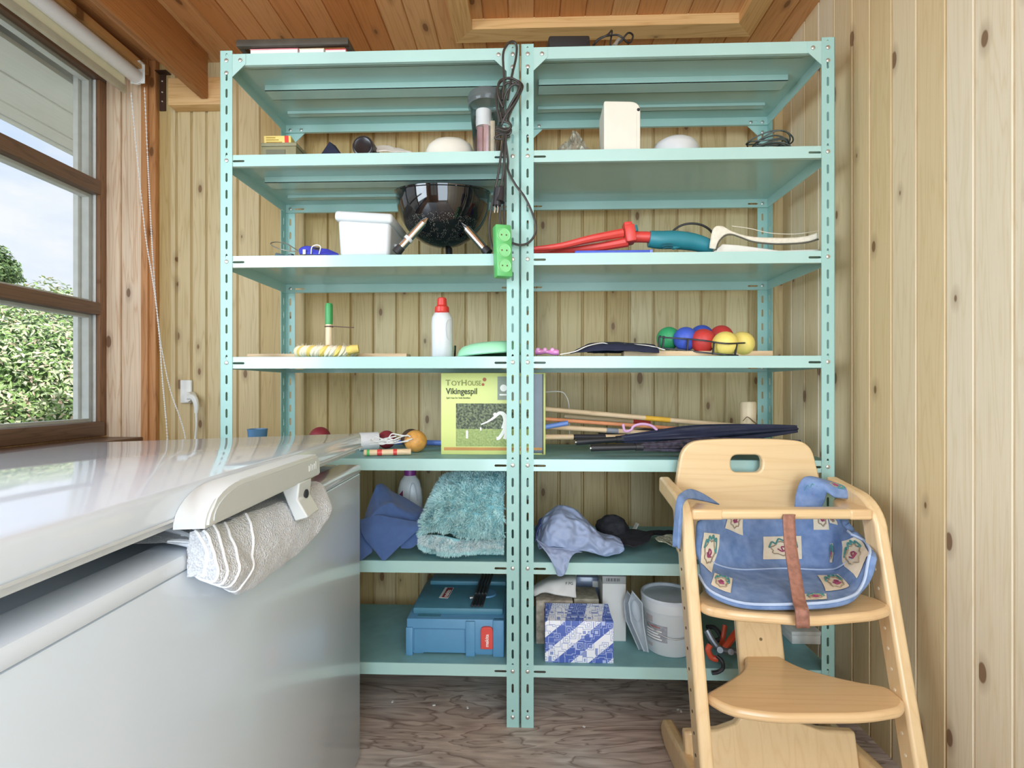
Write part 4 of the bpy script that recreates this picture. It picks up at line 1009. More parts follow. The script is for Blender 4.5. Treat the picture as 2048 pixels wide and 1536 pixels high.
greenp = mat('green_plastic', '#5fb868', 0.4, var=0.04); greend = mat('green_plastic_deep', '#4fa75b', 0.5)
Mg = FACE(P_(1007, 502, -0.027), 0.35, 0.0) @ Matrix.Rotation(0.03, 4, 'Z')
gw, gh = 0.046, 0.146
bk = obj('socket_block', B().box((0, 0, -0.010), (gw, gh, 0.036), bev=0.004).xform(Mg), greenp, T)
for k in range(3):
    yy = (k - 1) * 0.043
    obj('socket_well', B().lathe([(0.0195, 0.0085), (0.0185, 0.0095), (0.0165, 0.0088), (0.0160, 0.0083), (0, 0.0083)], (0, yy, 0), n=28, cap=False).xform(Mg), mat('green_pale', '#86d18c', 0.4), bk)
    for dx in (-0.007, 0.007): obj('socket_hole', B().cyl((dx, yy, 0.0084), (dx, yy, 0.0089), 0.0022, n=10).xform(Mg), hole_d, bk)

# ---------------------------------------------------------------- second shelf, right
b = blob((X_(1148, 1.52), 1.55, z2 + 0.0245), (0.056, 0.045, 0.046), 3, 0.35, 2.2, 4, 0.021, True)
for v in b.bm.verts:
    h = v.co.z - z2
    if h > 0.02: v.co.x += (X_(1150, 1.52) - v.co.x) * min(0.75, (h - 0.02) * 14); v.co.z += (h - 0.02) * 0.35
one('crumpled_bag', b, mat('grey_foil', '#9a9786', 0.35, 0.25, var=0.25, scale=60), 'grey crumpled foil bag at the left of the upper right shelf', 'bag', angle=0.4)
yc = 1.475
T = thing('white_canister', 'tall white rectangular canister with rounded shoulder on the upper right shelf', 'canister', (X_(1244, yc), yc + 0.05, z2))
xa, xc_ = X_(1208, yc), X_(1281, yc); zt_ = Z_(205, yc)
out = rounded([(xa, z2), (xc_, z2), (xc_, zt_ - 0.004), (xa, zt_)], [0.004, 0.006, 0.03, 0.006], 8)
b = B().prism([(x, yc, z) for x, z in out], (0, 0.10, 0))
obj('canister_body', b, cream_pl, T, mods=(('BEVEL', dict(width=0.004, segments=3, limit_method='ANGLE', angle_limit=1.0)),))
obj('eyelet', B().cyl((xc_ - 0.006, yc - 0.0012, zt_ - 0.028), (xc_ - 0.006, yc + 0.001, zt_ - 0.028), 0.0045, n=14), black, T)
obj('side_seam_shade', B().bb((xc_ - 0.012, yc - 0.0008, z2 + 0.004), (xc_ - 0.0112, yc + 0.001, zt_ - 0.04)), mat('cream_shadow', '#d8d2c2', 0.5), T)  # thin strip, shade along the seam put into its colour
yc = 1.535; w_ = (X_(1397, yc) - X_(1303, yc)) / 2
T = thing('white_dish', 'white upturned dish beside the tall white canister', 'dish', ((X_(1303, yc) + X_(1397, yc)) / 2, yc, z2))
obj('dish_dome', B().lathe([(w_, 0), (w_, 0.006), (w_ * 0.97, 0.030), (w_ * 0.86, 0.046), (w_ * 0.6, 0.058), (0, 0.064)], T.location, n=40), white_pl, T)
obj('dish_rim', B().lathe([(w_, 0.0005), (w_ * 1.02, 0.002), (w_, 0.0045)], T.location, n=40, cap=False), white_pl, T)
b = B(); random.seed(5); xc2 = X_(1536, 1.515)
for k in range(9):
    ph = random.random() * 6; ra, rb = 0.045 + 0.022 * random.random(), 0.03 + 0.02 * random.random(); cx_ = xc2 + random.uniform(-0.012, 0.012)
    b.tube([(cx_ + ra * math.cos(a + ph), 1.515 + rb * math.sin(a + ph), z2 + 0.004 + k * 0.0045 + 0.008 * (1 + math.sin(2 * a + k))) for a in [2 * math.pi * i / 14 for i in range(14)]], 0.0022, n=5, closed=True, sub=3)
one('coiled_line', b, mat('dark_line', '#4d5550', 0.6), 'dark tangled coil of thin line at the right end of the upper right shelf', 'coil')

# ---------------------------------------------------------------- third shelf, left
z3 = ZT[2] + 0.0008
T = thing('leash', 'thin wire loop with grey clips at the left end of the grill shelf', 'leash', (X_(572, 1.52), 1.52, z3))
obj('wire_loop', B().tube([VY(x, y, 1.52 + dy) for x, y, dy in ((545, 492, 0), (541, 487, 0.01), (552, 484, 0.03), (572, 487, 0.04), (586, 495, 0.03), (598, 502, 0.02), (606, 503, 0.0), (580, 502, -0.01), (560, 498, -0.01), (545, 492, 0))], 0.0016, n=6), mat('wire_grey', '#8a8577', 0.4, 0.4), T)
obj('clip', B().box((X_(560, 1.52), 1.52, z3 + 0.014), (0.028, 0.02, 0.016), R3(0, 0.2, 0.3), bev=0.004).box((X_(578, 1.52), 1.53, z3 + 0.015), (0.022, 0.016, 0.018), R3(0.1, -0.2, -0.3), bev=0.004), mat('slate_plastic', '#50656e', 0.45), T)
T = thing('blue_strap', 'blue folded strap with a black buckle beside the white tub', 'strap', (X_(635, 1.52), 1.52, z3))
obj('strap_band', sheet([[VY(598, 500, 1.50), VY(612, 492, 1.50), VY(640, 496, 1.50), VY(660, 500, 1.51), VY(675, 508, 1.52)], [VY(598, 509, 1.49), VY(612, 509, 1.49), VY(640, 509, 1.49), VY(660, 510, 1.50), VY(678, 511, 1.51)]], 24, 6, 0.003, 50, 2), mat('royal_blue', '#3a41b4', 0.6), T, mods=CLOTH(0.006))
obj('buckle', B().box((X_(631, 1.49), 1.498, Z_(497, 1.49)), (0.024, 0.010, 0.020), bev=0.003), black, T)
obj('stitched_tab', B().box((X_(608, 1.485), 1.487, Z_(500, 1.487)), (0.008, 0.003, 0.014)).tube([VY(622, 508, 1.485), VY(624, 494, 1.482), VY(634, 490, 1.482), VY(641, 494, 1.482), VY(638, 508, 1.484)], 0.0016, n=6), paperw, T)
# white lidded tub
ytb = 1.485
T = thing('lidded_tub', 'white plastic tub with a slightly tilted lid left of the kettle grill', 'tub', (X_(728, ytb), ytb + 0.07, z3))
xa, xc_ = X_(674, ytb), X_(781, ytb); zl_, zr_ = Z_(433, ytb), Z_(440, ytb)
b = B(); in_ = 0.006
lo = [(xa + in_, ytb + 0.004, z3), (xc_ - in_, ytb + 0.004, z3), (xc_ - in_, ytb + 0.16, z3), (xa + in_, ytb + 0.16, z3)]
hi = [(xa, ytb, zl_), (xc_, ytb, zr_), (xc_, ytb + 0.166, zr_), (xa, ytb + 0.166, zl_)]
vl = [b.bm.verts.new(p) for p in lo]; vh = [b.bm.verts.new(p) for p in hi]
b.bm.faces.new(vl[::-1]); b.bm.faces.new(vh)
for i in range(4): b.bm.faces.new((vl[i], vl[(i + 1) % 4], vh[(i + 1) % 4], vh[i]))
obj('tub_body', b, white_pl, T, mods=(('BEVEL', dict(width=0.014, segments=4, limit_method='ANGLE', angle_limit=1.0)),))
an = math.atan2(zl_ - zr_, xc_ - xa)
b = B().box((0, 0.083, 0.008), (xc_ - xa + 0.014, 0.182, 0.030), bev=0.010, seg=3).box((0, 0.083, 0.022), (xc_ - xa - 0.02, 0.15, 0.006), bev=0.002).xform(Matrix.Translation(((xa + xc_) / 2, ytb, (zl_ + zr_) / 2)) @ Matrix.Rotation(an, 4, 'Y'))
obj('tub_lid', b, white_pl, T)
obj('tub_knob', B().sph((xc_ + 0.003, ytb + 0.05, z3 + 0.048), 0.006, n=12), white_pl, T)
# kettle grill: glossy speckled bowl on three legs
enam, t, bs = newmat('black_enamel')
tc = N(t, 'ShaderNodeTexCoord'); vo = N(t, 'ShaderNodeTexVoronoi', i_Scale=300.0); t.links.new(tc.outputs['Object'], vo.inputs['Vector'])
r = N(t, 'ShaderNodeValToRGB'); t.links.new(vo.outputs['Distance'], r.inputs[0]); e = r.color_ramp.elements
e[0].position = 0.20; e[0].color = lin('#8e8e84'); e[1].position = 0.30; e[1].color = lin('#121214')
nz = N(t, 'ShaderNodeTexNoise', i_Scale=40.0); t.links.new(tc.outputs['Object'], nz.inputs['Vector'])
mk = N(t, 'ShaderNodeMath', operation='GREATER_THAN'); t.links.new(nz.outputs[0], mk.inputs[0]); mk.inputs[1].default_value = 0.46
mm_ = N(t, 'ShaderNodeMixRGB'); 
sz = N(t, 'ShaderNodeSeparateXYZ'); t.links.new(tc.outputs['Object'], sz.inputs[0])
lo2 = N(t, 'ShaderNodeMath', operation='LESS_THAN'); t.links.new(sz.outputs['Z'], lo2.inputs[0]); lo2.inputs[1].default_value = 0.135
lm_ = N(t, 'ShaderNodeMath', operation='MULTIPLY'); t.links.new(mk.outputs[0], lm_.inputs[0]); t.links.new(lo2.outputs[0], lm_.inputs[1])
t.links.new(lm_.outputs[0], mm_.inputs[0]); mm_.inputs[1].default_value = lin('#121214'); t.links.new(r.outputs[0], mm_.inputs[2])
t.links.new(mm_.outputs[0], bs.inputs['Base Color']); bs.inputs['Roughness'].default_value = 0.06; bs.inputs['Coat Weight'].default_value = 0.6
yg = 1.605; R_g = 0.151; gc = VY(886, 388, yg); gdep = 0.170
T = thing('kettle_grill', 'small black enamel charcoal grill bowl on three steel legs', 'grill', (gc.x, gc.y, z3))
prof = []
for k in range(15):
    a = math.pi / 2 * k / 14; prof.append((R_g * math.sin(a), -gdep * math.cos(a) ** 0.9 if k < 14 else 0.0))
inner = [(r_ * 0.975, z_ * 0.97 + 0.001) for r_, z_ in prof[::-1]]
tl = R3(math.radians(11))
obj('bowl', B().lathe(prof + inner, gc, tl, n=56, cap=False), enam, T)
obj('bowl_rim', B().lathe([(R_g - 0.001, -0.004), (R_g + 0.003, -0.001), (R_g + 0.003, 0.003), (R_g - 0.002, 0.004)], gc, tl, n=56, cap=False), enam, T)
for (a0, a1, nm) in ((VY(846, 446, 1.50), Vector((X_(791, 1.485), 1.49, z3 + 0.014)), 0), (VY(934, 458, 1.52), Vector((X_(977, 1.50), 1.505, z3 + 0.014)), 1), (Vector((gc.x + 0.002, 1.70, gc.z - 0.13)), Vector((gc.x + 0.004, 1.735, z3 + 0.014)), 2)):
    lg = obj('leg', B().cyl(a1.lerp(a0, 0.12), a0, 0.0120, n=16), chrome if nm < 2 else black, T)
    obj('rubber_foot', B().cyl(a1, a1.lerp(a0, 0.20), 0.0145, 0.013, n=14), black_rub, lg)
    if nm < 2: obj('leg_tip', B().cyl(a0, a0 + (a0 - a1).normalized() * 0.026, 0.0118, 0.002, n=14), chrome, lg)
    if nm == 0: obj('leg_band', B().cyl(a1.lerp(a0, 0.42), a1.lerp(a0, 0.50), 0.0140, n=14), white_pl, lg)
one('small_block', ybox(944, 964, z3, z3 + 0.018, 1.60, 1.64, 0.002), black, 'small black block behind the right leg of the grill', 'block')

# ---------------------------------------------------------------- third shelf, right
T = thing('hedge_trimmer', 'garden trimmer with red forked guard and teal motor body', 'trimmer', (X_(1260, 1.50), 1.52, z3))
yt = 1.515
def Q(px, py, dy=0): return VY(px, py, yt + dy)
for nm, pts, r_, m_ in (
    ('guard_prong', [Q(1066, 498, -0.02), Q(1120, 492, -0.02), Q(1180, 478, -0.02), Q(1245, 466, -0.01)], lambda t: 0.007 + 0.007 * t, red_pl),
    ('guard_prong', [Q(1062, 505, 0.03), Q(1120, 502, 0.02), Q(1190, 495, 0.01), Q(1255, 484, 0.0)], lambda t: 0.007 + 0.008 * t, red_pl),
    ('blade', [Q(1100, 499, 0.004), Q(1170, 488, 0.004), Q(1236, 474, 0.004)], 0.0032, cream_pl)):
    obj(nm, B().tube(pts, r_, n=10), m_, T)
b = B().box(Q(1258, 470), (0.032, 0.055, 0.052), R3(0, -0.15), bev=0.006).box(Q(1254, 454), (0.024, 0.04, 0.022), R3(0, -0.1), bev=0.004).tube([Q(1262, 474), Q(1285, 474), Q(1312, 475)], 0.0165, n=14)
obj('collar', b, red_pl, T)
tealp = mat('tool_teal', '#2f8492', 0.4, var=0.04)
obj('knob', B().cyl(Q(1268, 452), Q(1270, 464), 0.010, n=16), tealp, T)
obj('motor_body', B().tube([Q(1298, 478), Q(1320, 480), Q(1350, 480, 0.004), Q(1385, 484, 0.01), Q(1412, 491, 0.01), Q(1426, 495, 0.01)], lambda t: 0.010 + 0.017 * math.sin(math.pi * min(1, 0.28 + t * 0.62)) ** 0.8, n=18), tealp, T)
obj('trigger_grip', B().tube([Q(1345, 496, -0.004), Q(1372, 490, 0), Q(1400, 493, 0.0), Q(1420, 501, 0.01)], 0.006, n=10), tealp, T)
b = B()
for k in range(3): b.tube([Q(1322 + k * 2, 489 + k * 4, -0.0255 + k * 0.003), Q(1334, 487 + k * 4, -0.0265 + k * 0.003), Q(1346, 488 + k * 4, -0.025 + k * 0.003)], 0.0012, n=5)
obj('vent_slot', b, mat('tool_teal_dark', '#1d5a68', 0.5), T)
T = thing('blue_case', 'flat blue plastic case under the red trimmer guard', 'case', (X_(1235, 1.52), 1.56, z3))
obj('case_body', ybox(1150, 1304, z3, z3 + 0.013, 1.475, 1.49, 0.003).bb((X_(1150, 1.475), 1.545, z3), (X_(1304, 1.475), 1.62, z3 + 0.012), bev=0.003), blue_pl, T)
obj('case_edge', ybox(1300, 1306, z3, z3 + 0.0135, 1.474, 1.4905, 0.0015), mat('blue_edge', '#7d8fd8', 0.4), T)
one('black_hoop', B().tube([VY(1339 + 45 * (1 - math.cos(a)), 480 - 33 * math.sin(a), 1.60 - 0.03 * math.sin(a)) for a in [math.pi * k / 12 for k in range(13)]] , 0.0035, n=8), black_rub, 'thin black hoop of cable arching behind the teal trimmer body', 'hoop')
cream_w = mat('cream_canvas', '#e3dcc9', 0.85, var=0.08, scale=90, bump=0.4, bscale=260)
T = thing('woven_strip', 'cream curved strip with stitched edge lying over a white packet', 'strip', (X_(1530, 1.50), 1.54, z3))
c0 = [(1420, 497), (1424, 470), (1432, 455), (1446, 454), (1464, 464), (1500, 474), (1560, 477), (1610, 474), (1636, 466)]
c1 = [(1432, 499), (1438, 482), (1450, 470), (1464, 468), (1480, 473), (1510, 483), (1560, 487), (1610, 484), (1637, 477)]
bd_ = sheet([[VY(x, y, 1.60) for x, y in c0], [VY(x, y, 1.50) for x, y in c0], [VY(x, y, 1.488) for x, y in c0], [VY(x, y, 1.486) for x, y in c1]], 48, 12, 0.0008, 60)
obj('strip_band', bd_, cream_w, T, mods=CLOTH(0.004))
obj('stitching', B().tube([VY(x, y + 1.5, 1.483) for x, y in c1], 0.0022, n=6), mat('dark_stitch', '#5a574a', 0.8), T)
obj('thin_cord', B().tube([VY(x, y, 1.55) for x, y in ((1464, 452), (1500, 457), (1540, 466), (1590, 468), (1636, 462))], 0.0012, n=5), cream_w, T)
T = thing('white_packet', 'white folded packet under the cream stitched strip', 'packet', (X_(1530, 1.5), 1.53, z3))
pr = [(X_(1420, 1.492), z3), (X_(1642, 1.492), z3), (X_(1640, 1.492), z3 + 0.016), (X_(1560, 1.492), z3 + 0.013), (X_(1480, 1.492), z3 + 0.030), (X_(1446, 1.492), z3 + 0.034)]
obj('packet_body', B().prism([(x, 1.495, z) for x, z in pr], (0, 0.14, 0)), mat('packet_white', '#e9e5da', 0.5, var=0.04), T, mods=(('BEVEL', dict(width=0.003, segments=2)),))
# ---------------------------------------------------------------- fourth shelf, left
z4 = ZT[3] + 0.0008
one('timber_batten', ybox(494, 813, z4, z4 + 0.0195, 1.60, 1.66, 0.001), pale_wood, 'pale timber batten lying behind the rope coil on the left shelf', 'batten')
T = thing('rope_coil', 'coil of thick yellow and white twisted rope on the left shelf', 'rope', (X_(652, 1.53), 1.53, z4))
rope_y = mat('rope_yellow', '#e3c66b', 0.7, var=0.12, bump=0.5, bscale=500); rope_w = mat('rope_white', '#e6dcc0', 0.85, var=0.15, bump=0.8, bscale=300)
def coil(ph, rr, m_, zoff, n_tw=13):
    P = []
    for k in range(160):
        a = 2 * math.pi * k / 160; cx_ = X_(652, 1.54) + 0.083 * math.cos(a); cy_ = 1.545 + 0.042 * math.sin(a); tw = a * n_tw + ph
        P.append((cx_ + 0.0095 * math.cos(tw) * math.cos(a), cy_ + 0.0095 * math.cos(tw) * math.sin(a), z4 + 0.020 + zoff + 0.0095 * math.sin(tw)))
    obj('rope_strand', B().tube(P, rr, n=7, closed=True, sub=0), m_, T)
coil(0, 0.0098, rope_y, 0); coil(2.1, 0.0098, rope_w, 0); coil(4.2, 0.0098, rope_w, 0)
obj('handle', B().tube([VY(694, 701, 1.484), VY(704, 699, 1.486), VY(717, 697, 1.49)], lambda t: 0.0135 - 0.003 * abs(t - 0.5), n=14), rope_y, T)
b = B(); random.seed(11)
for k in range(150):
    a = random.random() * 6.28; p = Vector((X_(652, 1.54) + 0.083 * math.cos(a), 1.545 + 0.045 * math.sin(a), z4 + 0.030)); b.cyl(p, p + Vector((random.uniform(-0.012, 0.012), random.uniform(-0.01, 0.01), random.uniform(0.003, 0.016))), 0.0006, 0.0003, n=4)
obj('frayed_fibre', b, rope_w, T)
T = thing('croquet_peg', 'upright wooden peg with a green grip behind the rope coil', 'peg', (X_(658, 1.55), 1.55, z4))
px_, yp = X_(658, 1.55), 1.55
obj('peg_shaft', B().lathe([(0.0095, 0), (0.0105, 0.02), (0.0105, Z_(647, yp) - z4)], (px_, yp, z4), n=20), pale_wood_z, T)
obj('grip', B().lathe([(0.0105, Z_(647, yp) - z4 - 0.001), (0.0113, Z_(645, yp) - z4), (0.0113, Z_(610, yp) - z4), (0.0095, Z_(605, yp) - z4), (0.0, Z_(603.5, yp) - z4)], (px_, yp, z4), n=20), mat('grip_green', '#3f9a55', 0.35), T)
obj('tie', B().tube([(px_ + 0.0118 * math.cos(a), yp + 0.0118 * math.sin(a), Z_(652, yp)) for a in [6.283 * k / 12 for k in range(12)]], 0.0018, n=6, closed=True).tube([VY(660, 652, yp - 0.012), VY(685, 654, yp - 0.014), VY(708, 655, yp - 0.012)], 0.0014, n=6), mat('tie_brown', '#5b3f38', 0.6), T)
# detergent bottle
yb = 1.535; bx_ = X_(884, yb)
T = thing('detergent_bottle', 'white detergent bottle with a red screw cap', 'bottle', (bx_, yb, z4))
hb = Z_(622, yb) - z4
obj('bottle_body', B().lathe([(0.0, 0.001), (0.028, 0.001), (0.0315, 0.005), (0.032, hb * 0.45), (0.0325, hb * 0.75), (0.031, hb * 0.87), (0.024, hb * 0.955), (0.016, hb)], (bx_, yb, z4), n=32, sy=0.75), white_pl, T)
hc0, hc1 = Z_(614, yb) - z4, Z_(595, yb) - z4
obj('cap', B().lathe([(0.019, hb - 0.006), (0.0225, hb - 0.002), (0.0215, hc0), (0.0150, hc0 + 0.006), (0.0138, hc1 - 0.003), (0.011, hc1), (0, hc1)], (bx_, yb, z4), n=24), mat('cap_red', '#d13a30', 0.35), T)
obj('groove_shade', B().tube([(bx_ + 0.030 - 0.001, yb - 0.010, z4 + hb * 0.84), (bx_ + 0.018, yb - 0.0215, z4 + hb * 0.76), (bx_ + 0.015, yb - 0.0225, z4 + hb * 0.6), (bx_ + 0.019, yb - 0.0205, z4 + hb * 0.42), (bx_ + 0.031, yb - 0.008, z4 + hb * 0.34)], 0.0012, n=6), mat('crease_shade', '#c9ccd0', 0.4), T)  # raised grey line, the groove's shade put into its colour
one('glass_tumbler', B().lathe([(0.012, 0), (0.014, 0.04), (0.0125, 0.04), (0.011, 0.003), (0, 0.003)], (X_(902, 1.545), 1.56, z4), n=20), clearm, 'small clear tumbler half hidden behind the red capped bottle', 'tumbler')
yf = 1.53; fx = X_(975, yf)
T = thing('frisbee', 'mint green domed disc lying behind the middle post', 'frisbee', (fx, yf, z4))
fm = mat('mint_plastic', '#a9ecc0', 0.35, var=0.03); fd = mat('mint_deep', '#46b768', 0.4)
Mf = Matrix.Translation((fx + 0.01, yf + 0.045, z4 + 0.009)) @ Matrix.Rotation(-0.075, 4, 'Y')
obj('disc', B().lathe([(0.106, 0.0), (0.110, 0.003), (0.110, 0.007), (0.104, 0.020), (0.092, 0.032), (0.07, 0.039), (0, 0.042)], n=44, cap=False).xform(Mf), fm, T)
obj('disc_underside', B().lathe([(0.106, 0.0), (0.100, 0.001), (0.09, 0.004), (0, 0.006)], n=44, cap=False).xform(Mf), fd, T)
# ---------------------------------------------------------------- fourth shelf, right
T = thing('pink_toy', 'small translucent pink toy with round lobes beside the middle post', 'toy', (X_(1092, 1.50), 1.50, z4))
pinkt = mat('pink_jelly', '#cf7fb8', 0.2, var=0.15, coat=0.5)
obj('toy_body', B().tube([VY(1070, 704, 1.49), VY(1085, 703, 1.49), VY(1100, 704, 1.49), VY(1117, 705, 1.49)], lambda t: 0.0075 + 0.002 * math.sin(t * 9), n=12), pinkt, T)
for x in (1076, 1090, 1105): obj('lobe', B().sph(VY(x, 700, 1.488), 0.0075, n=12), mat('pink_pale', '#e2a6d0', 0.2, coat=0.5), T)
T = thing('drawstring_bag', 'flat dark navy bag with a pale drawstring on the right shelf', 'bag', (X_(1225, 1.52), 1.53, z4))
rw = [[(1140, 708, 1.47), (1160, 704, 1.475), (1200, 702, 1.475), (1250, 702, 1.475), (1320, 706, 1.49)], [(1150, 702, 1.50), (1170, 693, 1.50), (1210, 689, 1.50), (1260, 690, 1.50), (1316, 696, 1.51)], [(1165, 696, 1.56), (1185, 689, 1.57), (1215, 687, 1.57), (1260, 688, 1.57), (1306, 690, 1.57)], [(1175, 706, 1.62), (1195, 706, 1.62), (1225, 706, 1.62), (1260, 706, 1.62), (1300, 706, 1.62)]]
obj('bag_body', sheet([[VY(*p) for p in r_] for r_ in rw], 36, 24, 0.0025, 45, 4), navy, T, mods=CLOTH(0.004))
obj('drawstring', B().tube([VY(x, y, yy) for x, y, yy in ((1120, 709, 1.462), (1150, 703, 1.468), (1175, 692, 1.48), (1205, 686, 1.505), (1225, 691, 1.495), (1250, 688, 1.51), (1300, 692, 1.51), (1330, 700, 1.505))], 0.0016, n=6), paperw, T)
one('timber_batten', ybox(1248, 1546, z4, z4 + 0.0185, 1.515, 1.56, 0.001), pale_wood, 'pale timber batten lying under the rack of coloured balls', 'batten')
balls = [(1337, 677, 1.615, '#3aa065', 'green croquet ball at the left end of the wire rack'), (1371, 678, 1.570, '#4560c4', 'blue croquet ball in front, next to the green one'), (1403, 673, 1.640, '#3d56b8', 'blue croquet ball half hidden behind the red one'), (1406, 682, 1.545, '#c73f3b', 'red croquet ball in the front row of the rack'), (1442, 674, 1.618, '#c23a38', 'red croquet ball behind, between red and yellow ones'), (1450, 688, 1.500, '#ecd873', 'yellow croquet ball second from the right end, in front'), (1483, 688, 1.530, '#ebd876', 'yellow croquet ball at the right end of the rack')]
for k, (x, y, yy, c_, lb) in enumerate(balls):
    rb_ = 0.0372; p = VY(x, y, yy); lo_ = z4 + (0.0185 if 1.505 < yy < 1.57 and k not in (5,) else 0)
    one('croquet_ball', B().sph(p, rb_, n=28), mat('ball_%d' % k, c_, 0.45, var=0.06, scale=40, bump=0.15, bscale=120), lb, 'ball', 'croquet balls in the wire rack', angle=0)
T = thing('ball_rack', 'black wire rack holding the coloured croquet balls', 'rack', (X_(1410, 1.55), 1.56, z4))
rail = lambda pts, r_=0.0024: B().tube([VY(*p) for p in pts], r_, n=6)
obj('rack_wire', rail([(1318, 673, 1.545), (1330, 675, 1.535), (1375, 678, 1.520), (1406, 681, 1.498), (1450, 687, 1.455), (1488, 686, 1.486)]), black, T)
obj('rack_wire', rail([(1316, 696, 1.548), (1330, 697, 1.538), (1375, 701, 1.524), (1406, 705, 1.500), (1450, 709, 1.462), (1476, 711, 1.486)]), black, T)
obj('rack_wire', rail([(1318, 673, 1.545), (1322, 672, 1.60), (1345, 670, 1.632), (1400, 668, 1.68), (1440, 672, 1.66), (1500, 684, 1.575), (1488, 686, 1.486)]), black, T)
for a, c in (((1319, 672, 1.546), (1317, 698, 1.548)), ((1376, 677, 1.519), (1374, 703, 1.523)), ((1428, 683, 1.475), (1426, 709, 1.480)), ((1474, 686, 1.470), (1470, 710, 1.478)), ((1328, 672, 1.54), (1325, 697, 1.541))):
    obj('rack_post', rail([a, c], 0.0032), black, T)

# ---------------------------------------------------------------- fifth shelf, left
z5 = ZT[4] + 0.0008
yx = 1.552
T = thing('game_box', 'lime green board game box standing behind the middle post', 'game box', (X_(987, yx), yx + 0.05, z5))
xa, xc_ = X_(882, yx), X_(1091, yx); zt_ = Z_(746, yx)
lime = mat('lime_card', '#d3da86', 0.45, var=0.03, scale=8); limeb = mat('lime_deep', '#b9cc4e', 0.5)
obj('box_body', B().bb((xa, yx, z5), (xc_, yx + 0.10, zt_), bev=0.0015), lime, T)
def panel(nm, px0, py0, px1, py1, m_, th=0.0008, par=T):
    return obj(nm, B().bb((X_(px0, yx), yx - th, Z_(py1, yx)), (X_(px1, yx), yx + 0.0005, Z_(py0, yx))), m_, par)
dkg = mat('print_dark_green', '#3b4028', 0.6)
tx = lambda s_, size, px, py, m_, nm, bold=False, sx=1.0: obj(nm, B().text(s_, size, FACE((X_(px, yx), yx - 0.0012, Z_(py, yx))), 0.0003, bold, sx=sx), m_, T, smooth=False)
tx('T', 0.026, 891, 771, mat('print_olive', '#7d7f45', 0.6), 'printed_title'); tx('OY', 0.021, 902.5, 771, MATS['print_olive'], 'printed_title'); tx('H', 0.026, 922, 771, MATS['print_olive'], 'printed_title'); tx('OUSE', 0.021, 935, 771, MATS['print_olive'], 'printed_title', sx=0.82)
obj('printed_flower', B().cyl((X_(969, yx), yx - 0.001, Z_(759, yx)), (X_(969, yx), yx, Z_(759, yx)), 0.006, n=10).cyl((X_(966, yx), yx - 0.001, Z_(769, yx)), (X_(966, yx), yx, Z_(769, yx)), 0.0045, n=10), mat('print_rust', '#a8623f', 0.6), T)
tx('Vikingespil', 0.0262, 892, 788, dkg, 'printed_name', True, 0.88)
tx('Spil i hus for hele familien', 0.0085, 892.5, 797.5, dkg, 'printed_line', False, 0.86)
photo, t, bs = newmat('box_photo')
tc = N(t, 'ShaderNodeTexCoord'); sp = N(t, 'ShaderNodeSeparateXYZ'); t.links.new(tc.outputs['Object'], sp.inputs[0])
nz = N(t, 'ShaderNodeTexNoise', i_Scale=160.0, i_Detail=3.0); t.links.new(tc.outputs['Object'], nz.inputs['Vector'])
r = N(t, 'ShaderNodeValToRGB'); t.links.new(nz.outputs[0], r.inputs[0]); e = r.color_ramp.elements; e[0].position = 0.4; e[0].color = lin('#333a2a'); e[1].position = 0.65; e[1].color = lin('#7d8860')
r2 = N(t, 'ShaderNodeValToRGB'); t.links.new(nz.outputs[0], r2.inputs[0]); e = r2.color_ramp.elements; e[0].position = 0.3; e[0].color = lin('#7f9150'); e[1].position = 0.7; e[1].color = lin('#a6b56c')
gt = N(t, 'ShaderNodeMath', operation='GREATER_THAN'); t.links.new(sp.outputs['Z'], gt.inputs[0]); gt.inputs[1].default_value = Z_(858, yx) - z5
mm_ = N(t, 'ShaderNodeMixRGB'); t.links.new(gt.outputs[0], mm_.inputs[0]); t.links.new(r2.outputs[0], mm_.inputs[1]); t.links.new(r.outputs[0], mm_.inputs[2]); t.links.new(mm_.outputs[0], bs.inputs['Base Color']); bs.inputs['Roughness'].default_value = 0.5
ph = panel('printed_photo', 912, 807, 1062, 893, photo)
fig = mat('print_white', '#eeeee6', 0.6)
obj('printed_figure', B().tube([VY(x, y, yx - 0.0012) for x, y in ((962, 849), (976, 843), (988, 835), (999, 826), (1008, 830), (1012, 842), (1009, 858))], lambda t: 0.002 + 0.009 * t ** 1.5, n=8, flat=1).tube([VY(1010, 856, yx - 0.0012), VY(1004, 868, yx - 0.0012), VY(998, 876, yx - 0.0012), VY(993, 877, yx - 0.0012)], 0.0052, n=6).tube([VY(1012, 856, yx - 0.0012), VY(1012, 868, yx - 0.0012), VY(1009, 878, yx - 0.0012)], 0.0052, n=6).sph(VY(990, 829, yx - 0.0012), 0.006, n=10).xform(Matrix.Translation((0, yx - 0.001, 0)) @ Matrix.Diagonal((1, 0.05, 1, 1)) @ Matrix.Translation((0, -yx, 0))), fig, ph)
obj('printed_pin', B().bb((X_(932, yx), yx - 0.0012, Z_(877, yx)), (X_(936, yx), yx, Z_(861, yx))).bb((X_(960, yx), yx - 0.0012, Z_(861, yx)), (X_(963, yx), yx, Z_(855, yx))), fig, ph)
ins = panel('printed_inset', 995, 753, 1062, 800, mat('print_grey', '#8b9483', 0.6))
obj('printed_figure', B().cyl((X_(1007, yx), yx - 0.0012, Z_(776, yx)), (X_(1007, yx), yx, Z_(776, yx)), 0.011, n=14).bb((X_(999, yx), yx - 0.0012, Z_(791, yx)), (X_(1013, yx), yx, Z_(788, yx))), fig, ins)
panel('printed_band', 888, 895, 1062, 901, mat('print_orange', '#c08a4c', 0.6))
panel('dark_window', 1064, 748, 1085, 906, mat('slate_film', '#3c4850', 0.2, var=0.1), 0.0012)
